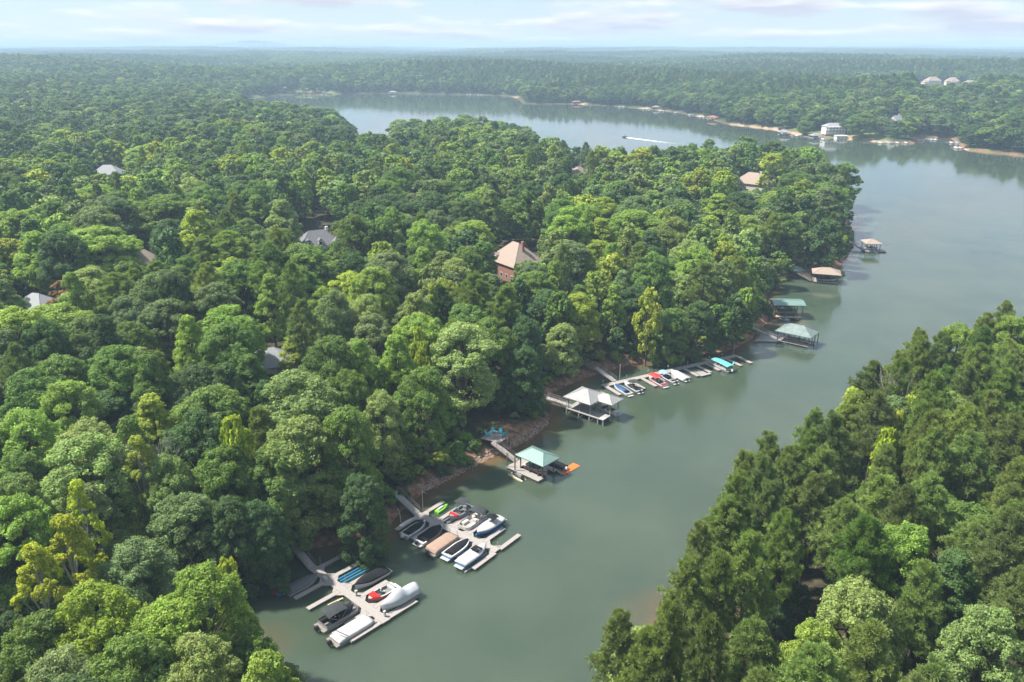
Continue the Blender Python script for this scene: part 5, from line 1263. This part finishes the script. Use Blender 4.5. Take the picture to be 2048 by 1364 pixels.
MB().box(-3.2, -2.5, -0.95, 0.95, 0.86, 1.02).build('stern_pad', 'red_canvas', b)
b = place('motor_boat', 'white boat under a pale blue canopy between the red canopy and grey cover', 'boat', FE, 17.0, -4.1, 1); open_boat(b, 6.2, 2.3, 0.8, 'white_gel', None, None, 'dark_seat', motor='black_plastic', stripe='navy_gel'); canopy(b, 0.2, 2.6, 2.2, 1.7, 'pale_blue_canvas', 0.3)
b = place('motor_boat', 'boat under a peaked pale grey cover on the long dock', 'boat', FE, 20.6, -4.0, 1); covered_boat(b, 6.2, 2.3, 0.8, 'white_gel', 'pale_grey_canvas', [(0, 0.1), (0.4, 0.6), (0.6, 0.8), (1, 0.1)], motor='black_plastic', drop=0.4)
t = thing('lift_frame', 'empty white lift frame of tubes in a slip of the long dock', 'boat lift', FE.p(27.4, -4.4, 0), FE.rz + math.pi / 2)
for k in range(4): MB().tube((-1.7, -0.9 + k * 0.6, 0.28), (1.7, -0.9 + k * 0.6, 0.28), 0.11, 0.11, 7).build('tube', 'white_gel', t)
for xx in (-1.3, 0.0, 1.3): MB().box(xx - 0.06, xx + 0.06, -1.05, 1.05, 0.0, 0.165).build('cross_beam', 'galvanised', t)
b = place('pontoon_boat', 'white pontoon boat under a long turquoise cover', 'boat', FE, 34.7, -4.6, 1); pontoon(b, 7.0, 2.5, fence='white_gel', seat='white_vinyl', open_=True, motor='white_gel'); canopy(b, -3.2, 3.2, 2.5, 1.75, 'teal_canvas', 0.25)
MB().beam((-2.4, -1.3, 1.7), (-1.2, -2.9, 1.9), 0.3, 0.05).build('awning_flap', 'teal_canvas', b)

# boathouses farther along the shore
def pavilion(name, label, o, rz, L, W, roof, zr, hr, deckmat='grey_timber', boat=None, boat_label=None, ridge=0.5, rail=True, postmat='dark_timber', flat=False, boat_z=0.5):
    t = thing(name, label, 'boathouse', (o[0], o[1], 0), rz)
    deck_piece(t, 'deck', 0, L, 0, 1.3, 0.6, deckmat, floats=False); deck_piece(t, 'deck', 0, 1.3, 1.304, W, 0.6, deckmat, floats=False); deck_piece(t, 'deck', 1.304, L, W - 1.0, W, 0.6, deckmat, floats=False)
    posts(t, [(x_, y_) for x_ in (0.15, L * 0.36, L * 0.68, L - 0.15) for y_ in (0.15, W - 0.15)], 0.604, zr - 0.15, 0.10, postmat)
    posts(t, [(x_, y_) for x_ in (0.3, L / 2, L - 0.3) for y_ in (0.3, W - 0.3)], -1.4, 0.436, 0.11, postmat, 'stilt')
    if flat:
        m = MB(); m.loft([[(-0.6, -0.5, zr), (-0.6, W / 2, zr + hr), (-0.6, W + 0.5, zr)], [(L + 0.6, -0.5, zr), (L + 0.6, W / 2, zr + hr), (L + 0.6, W + 0.5, zr)]], close=False, cap=False)
        m.loft([[(-0.6, W + 0.5, zr - 0.12), (-0.6, W / 2, zr + hr - 0.12), (-0.6, -0.5, zr - 0.12)], [(L + 0.6, W + 0.5, zr - 0.12), (L + 0.6, W / 2, zr + hr - 0.12), (L + 0.6, -0.5, zr - 0.12)]], close=False, cap=False)
        r = m.build('roof', roof, t); MB().tube((-0.62, W / 2, zr + hr + 0.02), (L + 0.62, W / 2, zr + hr + 0.02), 0.07, n=5).build('ridge_cap', roof, r)
    else: hip_roof(t, -0.6, L + 0.6, -0.6, W + 0.6, zr, hr, roof, ridge)
    if rail: rails(t, [((0.1, 0.1), (L - 0.2, 0.1))], 0.6, postmat)
    if boat:
        c, s_ = math.cos(rz), math.sin(rz); bx, by = L * 0.55, W * 0.53
        b = thing('motor_boat', boat_label, 'boat', (o[0] + c * bx - s_ * by, o[1] + s_ * bx + c * by, boat_z), rz); boat(b)
    return t
FF = Frame((1553, 680), (1618, 694), 0.6)
pavilion('boathouse', 'boathouse under a mottled grey-green pyramid roof with railings on every side', FF.p(0, 0), FF.rz, 9.2, 5.6, 'grey_green_roof', 3.5, 2.0,
         boat=lambda b: covered_boat(b, 5.6, 2.1, 0.7, 'white_gel', 'pale_grey_canvas', [(0, 0.1), (0.5, 0.3), (1, 0.05)]), boat_label='pale-covered boat under the mottled pyramid roof')
gangway('gangway', 'thin timber gangway to the mottled pyramid-roofed boathouse', FF.p(-8.2, 1.4, 2.4), FF.p(0.0, 1.0, 0.72), 1.2, 'grey_timber', 'grey_timber')
for (s_, t_, h_, lab) in ((9.9, 0.2, 3.4, 'dark steel pile at the outer front corner of the mottled pyramid-roofed boathouse'), (10.0, 5.0, 3.6, 'dark steel pile at the outer back corner of the mottled pyramid-roofed boathouse')): post('timber_pile', lab, FF.p(s_, t_), h_, 0.1, 'dark_timber', 'pile')
gq = at(1549, 634, 0.6)
pavilion('boathouse', 'tall green-roofed boathouse with orange decking and a grey-covered boat', gq, math.atan2(2.0, 8.8) - 0.28, 8.6, 6.2, 'green_metal_roof', 4.6, 0.7, 'yellow_board', flat=True, rail=False,
         boat=lambda b: covered_boat(b, 6.2, 2.3, 0.9, 'grey_gel', 'grey_canvas', [(0, 0.3), (0.5, 0.8), (1, 0.1)]), boat_label='grey-covered boat raised under the tall green roof', boat_z=0.9)
for dx, lab, cm in ((2.6, 'pale blue jet ski moored below the orange-decked boathouse', 'pale_blue_canvas'), (5.6, 'dark jet ski moored below the orange-decked boathouse', 'black_plastic')):
    j = thing('jet_ski', lab, 'jet ski', (gq[0] + dx, gq[1] - 1.5 - 0.1 * dx, 0.05), -0.5); jet_ski(j, 'black_plastic', cm)
gangway('approach_walk', 'pale timber steps under the trees to the orange-decked boathouse', tuple(at(1534, 606, 3.4)), (gq[0] + 0.2, gq[1] + 3.0, 0.75), 1.2, 'yellow_board', 'yellow_board', cat='walkway')
hq = at(1626, 563, 0.6)
pavilion('boathouse', 'brown hip-roofed boathouse beside the small dark gazebo', hq, -0.30, 8.6, 6.0, 'tan_shingle', 3.7, 1.7, 'grey_timber', boat=lambda b: covered_boat(b, 6.0, 2.3, 0.85, 'white_gel', 'black_canvas', [(0, 0.1), (0.5, 0.3), (1, 0.1)], motor='black_plastic'), boat_label='white boat in the brown hip-roofed boathouse')
hg = at(1596, 548, 2.0)
gangway('walkway', 'reddish timber walkway from the gazebo bank to the brown boathouse', (hg[0], hg[1] + 1, 2.6), (hq[0] + 0.1, hq[1] + 1.5, 0.72), 1.4, 'dark_timber', 'grey_timber', cat='walkway')
gz = thing('gazebo', 'small square gazebo with a dark green pyramid roof on the bank', 'gazebo', (at(1594, 548, 1.6)[0], at(1594, 548, 1.6)[1] + 1.5, float(max(0.6, height(at(1594, 548, 1.6)[0], at(1594, 548, 1.6)[1] + 1.5)[0]))), 0.2)
MB().box(-2.0, 2.0, -2.0, 2.0, -0.3, 0.15).build('floor', 'dark_timber', gz); posts(gz, [(-1.8, -1.8), (1.8, -1.8), (1.8, 1.8), (-1.8, 1.8)], 0.153, 2.3, 0.1)
hip_roof(gz, -2.5, 2.5, -2.5, 2.5, 2.45, 1.3, 'grey_green_roof', 0.49); rails(gz, [((-1.8, -1.8), (1.8, -1.8))], 0.15)
iq = at(1733, 503, 0.6)
pavilion('boathouse', 'lone brown-roofed boathouse off the wooded point', iq, -0.05, 5.4, 6.4, 'tan_shingle', 3.9, 1.4, 'grey_timber', boat=lambda b: open_boat(b, 5.4, 2.2, 0.9, 'white_gel', None, None, 'dark_seat'), boat_label='white open boat facing out of the lone boathouse', boat_z=0.7)
t = thing('floating_dock', 'low grey timber dock spur beside the lone brown-roofed boathouse', 'dock', (iq[0] + 5.6, iq[1] + 0.1, 0), -0.05); deck_piece(t, 'deck', 0, 2.6, 0, 4.5, 0.5, 'grey_timber')
gangway('gangway', 'timber gangway from the wooded point to the lone boathouse', tuple(at(1701, 483, 2.2)), (iq[0] - 0.05, iq[1] + 2.6, 0.72), 1.3, 'grey_timber', 'grey_timber')

# ------------------------------------------------------------------ riprap and fallen limbs
m = MB(); rs = random.Random(4)
ico = None
for px_ in range(846, 1104, 1):
    for rep in range(3):
        k = np.interp(px_, [850, 900, 950, 984, 1022, 1051, 1079, 1099], [986, 961, 935, 917, 899, 885, 868, 849]); q = at(px_, k); off = rs.uniform(-0.4, 2.0)
        x_, y_ = q[0] - 0.62 * off, q[1] + 0.78 * off; z_ = float(height(x_, y_)[0]); r = rs.uniform(0.09, 0.24)
        ring = [[(x_ + r * s2 * math.cos(a + i) * rs.uniform(0.8, 1.2), y_ + r * s2 * math.sin(a + i) * rs.uniform(0.8, 1.2), max(z_, -0.15) + r * zz) for a in (0, 1.05, 2.1, 3.14, 4.2, 5.25)] for i, (s2, zz) in enumerate(((1.0, -0.3), (1.0, 0.25), (0.45, 0.7)))]
        m.loft(ring)
tag(m.build('riprap_rocks', 'rock'), 'loose brown riprap stones along the bank by the green-roofed boathouse', 'rocks', kind='stuff')
def bare_tree(label, x, y, h, mat='pale_bark', seed=1, name='bare_tree', spread=0.5):
    rs = random.Random(seed); mb = MB(); z = float(max(0, height(x, y)[0]))
    def grow(p, d, L_, r, n):
        q = p + d * L_; mb.tube(p, q, r, r * 0.68, 5, cap=False)
        if n == 0: return
        for k in range(3 if n > 2 else 2):
            dd = (d + Vector((rs.uniform(-1, 1), rs.uniform(-1, 1), rs.uniform(-0.1, 0.55))) * spread).normalized(); grow(q, dd, L_ * rs.uniform(0.62, 0.85), r * 0.66, n - 1)
    grow(Vector((0, 0, h * 0.35)), Vector((0.05, 0, 1)), h * 0.2, 0.16, 5)
    t = thing(name, label, 'tree', (x, y, z), 0); MB().tube((0, 0, -0.5), (0, 0, h * 0.36), 0.30, 0.17, 7).build('trunk', mat, t); mb.build('crown', mat, t)
for (px_, py_, h_, sd_, lab) in ((1361, 388, 19, 3, 'bleached dead tree with bare forked limbs in the peninsula woods'), (335, 905, 19, 5, 'grey bare-limbed tree beside a thin lime green tree'), (1808, 762, 21, 8, 'leafless purplish-grey tree among the pine bank yellows'),
                                 (262, 895, 20, 9, 'half-bare pale tree leaning over the cove woods')):
    q = solve(px_, py_, h_ * 0.95); bare_tree(lab, q[0], q[1], h_, 'pale_bark', sd_)
t = thing('fallen_limb', 'bleached fallen limb hanging off the bank by the paddleboard pier', 'driftwood', tuple(at(795, 1022, 1.2)), 0.0)
MB().path([(0, 0, 0.6), (0.5, -0.9, 0.2), (0.9, -2.3, -1.0)], 0.09, 6).build('limb', 'pale_bark', t); MB().path([(0.5, -0.9, 0.2), (-0.5, -1.3, 0.3)], 0.05, 5).build('branch', 'pale_bark', t)

# ------------------------------------------------------------------ houses
def house(name, label, xy, rz, L, W, hw, hr, wall, roof, wing=None, chim=True, dz=0.0, windows=True, gable=False, cat='house', dormers=0):
    z = float(height(xy[0], xy[1])[0]) + dz
    t = thing(name, label, cat, (xy[0], xy[1], z), rz)
    w = MB().box(-L / 2, L / 2, -W / 2, W / 2, -1.5, hw).build('wall', wall, t)
    if gable:
        m = MB().loft([[(-L / 2 - 0.4, -W / 2 - 0.4, hw), (-L / 2 - 0.4, 0, hw + hr), (-L / 2 - 0.4, W / 2 + 0.4, hw)], [(L / 2 + 0.4, -W / 2 - 0.4, hw), (L / 2 + 0.4, 0, hw + hr), (L / 2 + 0.4, W / 2 + 0.4, hw)]], close=False, cap=False)
        rf = m.build('roof', roof, t); MB().loft([[(x_, -W / 2, hw - 0.02), (x_, 0, hw + hr - 0.35), (x_, W / 2, hw - 0.02)] for x_ in (-L / 2, L / 2)], close=True).build('gable_wall', wall, t)
    else: rf = hip_roof(t, -L / 2 - 0.5, L / 2 + 0.5, -W / 2 - 0.5, W / 2 + 0.5, hw + 0.02, hr, roof, 0.48)
    if wing:
        (wx0, wx1, wy0, wy1, wh, wr) = wing
        MB().box(wx0, wx1, wy0, wy1, -1.5, wh).build('wing_wall', wall, t); hip_roof(t, wx0 - 0.4, wx1 + 0.4, wy0 - 0.4, wy1 + 0.4, wh + 0.02, wr, roof, 0.48, 'wing_roof')
    if chim: c = MB().box(L * 0.22, L * 0.22 + 0.9, -0.4, 0.4, hw + hr * 0.3, hw + hr + 0.9).build('chimney', 'brick_wall' if wall == 'brick_wall' else wall, rf)
    for k in range(dormers):
        x_ = -L * 0.28 + k * L * 0.28; d_ = MB().box(x_ - 0.8, x_ + 0.8, -W / 2 + 0.2, -W / 2 + 2.4, hw + 0.3, hw + 1.9).build('dormer', 'white_wall', t)
        MB().loft([[(x_ - 1.0, y_, hw + 1.9), (x_, y_, hw + 2.7), (x_ + 1.0, y_, hw + 1.9)] for y_ in (-W / 2 + 0.05, -W / 2 + 3.0)], close=False, cap=False).build('dormer_roof', roof, d_); MB().box(x_ - 0.5, x_ + 0.5, -W / 2 + 0.17, -W / 2 + 0.195, hw + 0.6, hw + 1.6).build('pane', 'glass_dark', d_)
    if windows:
        n = max(2, int(L / 3.0)); fl = max(1, int(hw / 2.8))
        for f_ in range(fl):
            for k in range(n):
                x_ = -L / 2 + (k + 0.5) * L / n; zz = 0.9 + f_ * 2.8
                wi = MB().box(x_ - 0.62, x_ + 0.62, -W / 2 - 0.06, -W / 2 - 0.003, zz, zz + 1.45).build('window', 'white_wall', t); MB().box(x_ - 0.48, x_ + 0.48, -W / 2 - 0.075, -W / 2 - 0.062, zz + 0.12, zz + 1.33).build('pane', 'glass_dark', wi)
    return t
house('house', 'brick house with a steep tan hip roof among the trees', HPOS['tan'], -0.95, 15, 12, 5.4, 6.2, 'brick_wall', 'tan_shingle', wing=(-11, -6, -7.5, 0.5, 4.2, 3.6), dormers=1)
house('house', 'slate-roofed house with white dormer windows among the trees', HPOS['slate'], 0.5, 15, 10, 4.6, 5.0, 'white_wall', 'slate_shingle', wing=(3, 8.5, -9.5, -3, 4.0, 4.2), dormers=2)
house('house', 'brick house with a rust brown roof half hidden by trees', HPOS['rust'], 0.9, 12, 9, 4.2, 4.2, 'brick_wall', 'tan_shingle', chim=False)
house('house', 'house showing a long flat grey roof in the woods', HPOS['greyroof'], 0.05, 15, 11, 5.0, 4.6, 'tan_wall', 'grey_shingle', chim=False)
house('house', 'house with a brown many-hipped roof on the wooded point', HPOS['tip'], -0.7, 17, 12, 5.0, 5.2, 'cream_wall', 'tan_shingle', wing=(-12, -7, -5, 4, 4.6, 3.6))
house('house', 'brick chimney and brown roof edge poking out of the peninsula woods', HPOS['chimney'], 0.9, 11, 9, 4.8, 4.0, 'brick_wall', 'tan_shingle')
house('house', 'small grey roof glimpsed in the woods uphill of the cove', HPOS['hid1'], 0.3, 10, 8, 4.0, 3.4, 'cream_wall', 'grey_shingle', chim=False)
house('house', 'pale grey roof peeping beside the withered brown tree', HPOS['hid2'], -0.3, 10, 8, 4.0, 3.4, 'cream_wall', 'grey_shingle', chim=False)
h = house('house', 'long white lakeside house with a two-storey porch', HPOS['white'], 0.1, 27, 10, 5.6, 3.0, 'white_wall', 'grey_shingle', dz=1.0, chim=True)
MB().box(-13.0, 13.0, -8.2, -5.1, 2.75, 3.0).build('porch_floor', 'white_wall', h); MB().box(-13.3, 13.3, -8.5, -5.08, 5.35, 5.55).build('porch_roof', 'white_wall', h)
for k in range(9): MB().box(-12.9 + k * 3.2, -12.6 + k * 3.2, -8.1, -7.8, -1.0, 5.345).build('porch_column', 'white_wall', h)
MB().box(-13, 13, -8.2, -8.1, 3.4, 3.9).build('porch_rail', 'white_wall', h)
q = at(1682, 272, 2.5); h = house('shed', 'small white boathouse shed on the lawn below the white house', (q[0], q[1]), 0.05, 10, 6, 3.2, 0.6, 'white_wall', 'white_wall', chim=False, cat='shed', windows=True)
house('house', 'large tan house with tall hipped roof on the far ridge', HPOS['tana'], 0.15, 24, 15, 7.0, 6.5, 'cream_wall', 'tan_shingle', wing=(-20, -12, -9, 2, 4.5, 4))
house('house', 'cream house with an arched gable on the far ridge', HPOS['tanb'], -0.2, 20, 14, 6.5, 6.2, 'cream_wall', 'tan_shingle', wing=(-4, 4, -12, -6.5, 5, 4.6))
house('house', 'low brown-roofed house along the far ridge', HPOS['tanc'], 0.1, 20, 12, 4.0, 4.2, 'tan_wall', 'tan_shingle', chim=False)
house('house', 'white gabled house behind the big lakeside oak', HPOS['wh2'], 0.6, 14, 9, 4.5, 4.2, 'white_wall', 'grey_shingle', gable=True)
house('cottage', 'small white cottage at the far point of the cove', HPOS['cott'], -0.3, 12, 8, 3.0, 2.6, 'white_wall', 'grey_shingle', chim=False)
q = solve(563, 176, 5); house('house', 'pale house in the trees at the head of the lake', q, 0.3, 16, 10, 5.5, 4.0, 'white_wall', 'tan_shingle')
q = at(1773, 267, 3.0); t = thing('retaining_wall', 'red clay brick wall on the lawn under the lakeside oak', 'brick wall', (q[0], q[1] + 6, float(height(q[0], q[1] + 6)[0])), -0.25); t['kind'] = 'thing'
MB().box(-8, 8, -0.3, 0.3, -1, 2.4).build('wall_face', 'brick_wall', t); MB().box(-8.2, 8.2, -0.4, 0.4, 2.403, 2.6).build('coping', 'tan_wall', t)
# lakeside trees that stand alone on the far lawns
for (px_, py_, rp, hgt, kind, tn, lab) in ((1727, 228, 26, 22, 'round', 'md', 'broad spreading oak on the far lawn beside the white house'), (1698, 224, 15, 20, 'round', 'dk', 'tall lollipop-shaped tree on the far lawn behind the white house'), (1815, 243, 15, 15, 'round', 'yl', 'yellow-green tree at the edge of the far lawn'),
                                            (1990, 252, 28, 16, 'round', 'yl', 'round lime green tree on the far point of the cove'), (1948, 250, 20, 18, 'round', 'dk', 'dark tree on the far point beside the lime green tree'), (1612, 240, 14, 15, 'round', 'md', 'small tree at the edge of the far beach'),
                                            (1457, 208, 15, 15, 'round', 'lt', 'bright green tree at the start of the far beach'), (1540, 208, 16, 15, 'round', 'yl', 'lime green tree behind the far beach')):
    q = solve(px_, py_, hgt * 0.97); z = float(height(*q)[0]); r = rp * math.hypot(*q) / F_PX; var = TREE[kind][0]
    t = thing('broadleaf_tree', lab, 'tree', (q[0], q[1], z), random.uniform(0, 6)); link('trunk', var[1], t); c = link('crown', var[0], t); t.scale = (r / 5, r / 5, hgt / 20); c['tint'] = list(TINT[tn])

# ------------------------------------------------------------------ far shore docks and boats
roofs = {'white': 'pale_metal_roof', 'green': 'green_metal_roof', 'tan': 'tan_shingle', 'red': 'brick_wall', 'blue': 'pale_blue_canvas'}
def far_boathouse(px_, py_, L_, col, lab, boat=True):
    q = at(px_, py_ + 1.0, 0.6); rz = random.uniform(-0.4, 0.4)
    t = thing('boathouse', lab, 'boathouse', (q[0], q[1], 0), rz); W = L_ * 0.75
    MB().box(-L_ / 2, L_ / 2, -W / 2, W / 2, 0.4, 0.6).build('deck', 'grey_timber', t); MB().box(-0.8, 0.8, W / 2 + 0.004, W / 2 + 14, 0.45, 0.62).build('walkway', 'grey_timber', t)
    posts(t, [(x_, y_) for x_ in (-L_ / 2 + 0.2, L_ / 2 - 0.2) for y_ in (-W / 2 + 0.2, W / 2 - 0.2)], -1, 3.1, 0.16, 'grey_timber'); hip_roof(t, -L_ / 2 - 0.5, L_ / 2 + 0.5, -W / 2 - 0.5, W / 2 + 0.5, 3.2, 1.9, roofs[col], 0.5)
    if boat:
        b = thing('motor_boat', 'small white boat kept under a far shore boathouse roof', 'boat', (q[0], q[1], 0.7), rz + math.pi / 2, 'boats under far shore roofs'); covered_boat(b, 5.6, 2.2, 0.8, 'white_gel', 'pale_grey_canvas', [(0, 0.1), (0.5, 0.3), (1, 0.05)], plat=False)
for (px_, py_, L_, col, lab) in ((702, 182, 13, 'white', 'pale-roofed boathouse by the far wooded shore next to the orange-roofed one'), (735, 181, 13, 'red', 'orange-roofed boathouse on the far wooded shore'), (786, 186, 14, 'white', 'grey-white boathouse alone on the far shore'), (909, 184, 12, 'tan', 'tan-roofed boathouse on the far shore by the boat cluster'),
                                  (988, 187, 15, 'white', 'larger grey-roofed boathouse beside the far clay point'), (1011, 188, 12, 'tan', 'tan boathouse against the far clay point'), (1153, 206, 12, 'red', 'orange-roofed boathouse just past the wooded spit'), (1223, 209, 11, 'blue', 'pale blue roof among the far docks beside the spit woods'),
                                  (1257, 208, 10, 'green', 'green-roofed boathouse among the far docks'), (1312, 217, 10, 'white', 'white-roofed boathouse in the middle of the far dock row'), (1346, 217, 10, 'blue', 'blue-roofed boathouse set back from the far dock row'), (1369, 219, 9, 'tan', 'tan gazebo-like boathouse in the far dock row'),
                                  (1393, 223, 9, 'white', 'pale boathouse near the end of the far dock row'), (1429, 226, 9, 'green', 'blue-green roof closing the far dock row'), (1425, 238, 12, 'red', 'red-brown boathouse at the start of the far beach'), (1568, 268, 11, 'white', 'white-roofed boathouse beside the far lawn'),
                                  (1631, 275, 10, 'white', 'low pale boathouse with boats below the white house')):
    far_boathouse(px_, py_, L_, col, lab)
for i, (px_, py_, ln) in enumerate([(940, 188, 16), (962, 189, 14), (1245, 213, 14), (1292, 217, 14), (1325, 221, 14), (1356, 224, 14), (1385, 229, 14), (1405, 233, 13), (1590, 270, 12), (1650, 277, 11), (1772, 284, 22), (1840, 279, 10), (1866, 278, 10), (1908, 284, 14), (1915, 294, 10), (652, 188, 18), (510, 196, 14)]):
    q = at(px_, py_ + 1, 0.5); rz = random.uniform(-0.3, 0.3) + (-0.5 if px_ == 1772 else 0)
    t = thing('floating_dock', 'narrow pale dock sticking out from the far shore', 'dock', (q[0], q[1], 0), rz, 'narrow far shore docks')
    MB().box(-ln / 2, ln / 2, -1.0, 1.0, 0.3, 0.55).build('deck', 'composite_deck', t); MB().box(-0.8, 0.8, 1.004, 11.0, 0.3, 0.54).build('walkway', 'composite_deck', t)
    for k in range(2 if px_ != 1772 else 4):
        b = thing('motor_boat', 'tiny white boat tied to a narrow far shore dock', 'boat', (q[0] - ln * 0.3 + k * ln * 0.34, q[1] - 3.4, 0), 1.57 + random.uniform(-0.2, 0.2), 'boats at far shore docks')
        covered_boat(b, 6.0, 2.3, 0.9, 'white_gel', random.choice(['white_vinyl', 'pale_grey_canvas', 'grey_canvas', 'pale_blue_canvas']), [(0, 0.15), (0.5, 0.5), (1, 0.08)], plat=False)
# speedboat and wake
q = at(1249, 274.5); q2 = at(1322, 284)
d_ = (q - q2) / np.linalg.norm(q - q2)
b = thing('speedboat', 'dark speedboat trailing a white wake on the open lake', 'boat', (q[0], q[1], 0.05), math.atan2(d_[1], d_[0])); open_boat(b, 6.4, 2.4, 0.9, 'navy_gel', None, None, 'dark_seat', motor='black_plastic')
m = MB(); n_ = 26; perp = np.array([-d_[1], d_[0]])
for sg in (-1, 1):
    ring = []
    for k in range(n_):
        a = k / (n_ - 1); c = q[:2] - d_[:2] * (3.2 + a * 62) + perp * sg * (0.4 + a * 2.6); w_ = (0.5 + 0.75 * math.sin(math.pi * min(1, a * 2.2 + 0.15)) ) * (1 - a * 0.85); jj = 0.25 * math.sin(k * 2.7 + sg)
        ring.append([(c[0] + perp[0] * (w_ + jj), c[1] + perp[1] * (w_ + jj), 0.012), (c[0], c[1], 0.05 + 0.16 * (1 - a)), (c[0] - perp[0] * (w_ - jj), c[1] - perp[1] * (w_ - jj), 0.012)])
    m.loft(ring, close=False, cap=False)
tag(m.build('boat_wake', 'foam'), 'white foam wake spreading behind the dark speedboat', 'wake', kind='stuff')
# masts on the skyline
def mast(label, px_, py_top, dist, hgt, w0, w1, name, arms=0):
    r = ray(px_, py_top); k = dist / math.hypot(r[0], r[1]); x_, y_ = r[0] * k, r[1] * k; ztop = CAMH + r[2] * k; z = ztop - hgt
    t = thing(name, label, 'mast', (x_, y_, z), 0.4); m = MB(); c4 = ((-1, -1), (1, -1), (1, 1), (-1, 1))
    for sx, sy in c4: m.tube((sx * w0, sy * w0, 0), (sx * w1, sy * w1, hgt), 0.28, 0.28, 4)
    for k in range(10):
        a, b_ = k / 10, (k + 1) / 10; wa, wb = w0 + (w1 - w0) * a, w0 + (w1 - w0) * b_
        for i in range(4): p_, q_ = c4[i], c4[(i + 1) % 4]; m.tube((p_[0] * wa, p_[1] * wa, a * hgt), (q_[0] * wb, q_[1] * wb, b_ * hgt), 0.16, 0.16, 3)
    m.build('lattice', 'mast_steel', t)
    for k in range(arms): zz = hgt * (0.72 + 0.12 * k); MB().beam((-5 + k, 0, zz), (5 - k, 0, zz), 0.6, 0.6).build('cross_arm', 'mast_steel', t)
mast('thin radio mast rising over the hazy skyline', 527, 79, 5200, 75, 1.2, 0.7, 'radio_mast'); mast('steel power pylon beside the pale field on the skyline', 1303, 100, 2550, 46, 3.2, 0.9, 'power_pylon', 3)

# ------------------------------------------------------------------ haze over the whole place
hz = MB().box(-16500, 16500, -16500, 16500, -6.0, 118.0)
m, nt, N, L = nodes_of('haze_air')
out = N.new('ShaderNodeOutputMaterial'); pv = N.new('ShaderNodeVolumePrincipled')
pv.inputs['Color'].default_value = (0.58, 0.80, 1.0, 1); pv.inputs['Density'].default_value = HAZE_DENSITY; pv.inputs['Anisotropy'].default_value = 0.0
L.new(pv.outputs[0], out.inputs['Volume'])
tag(hz.build('haze', 'haze_air'), 'thin blue summer haze over the lake and woods', 'haze', kind='stuff')
print('TREES', counts, 'rows', len(rows), 'forest', {k: len(v) for k, v in FOREST.items()}, 'stands', len(pts), 'shrubs', n_sh)
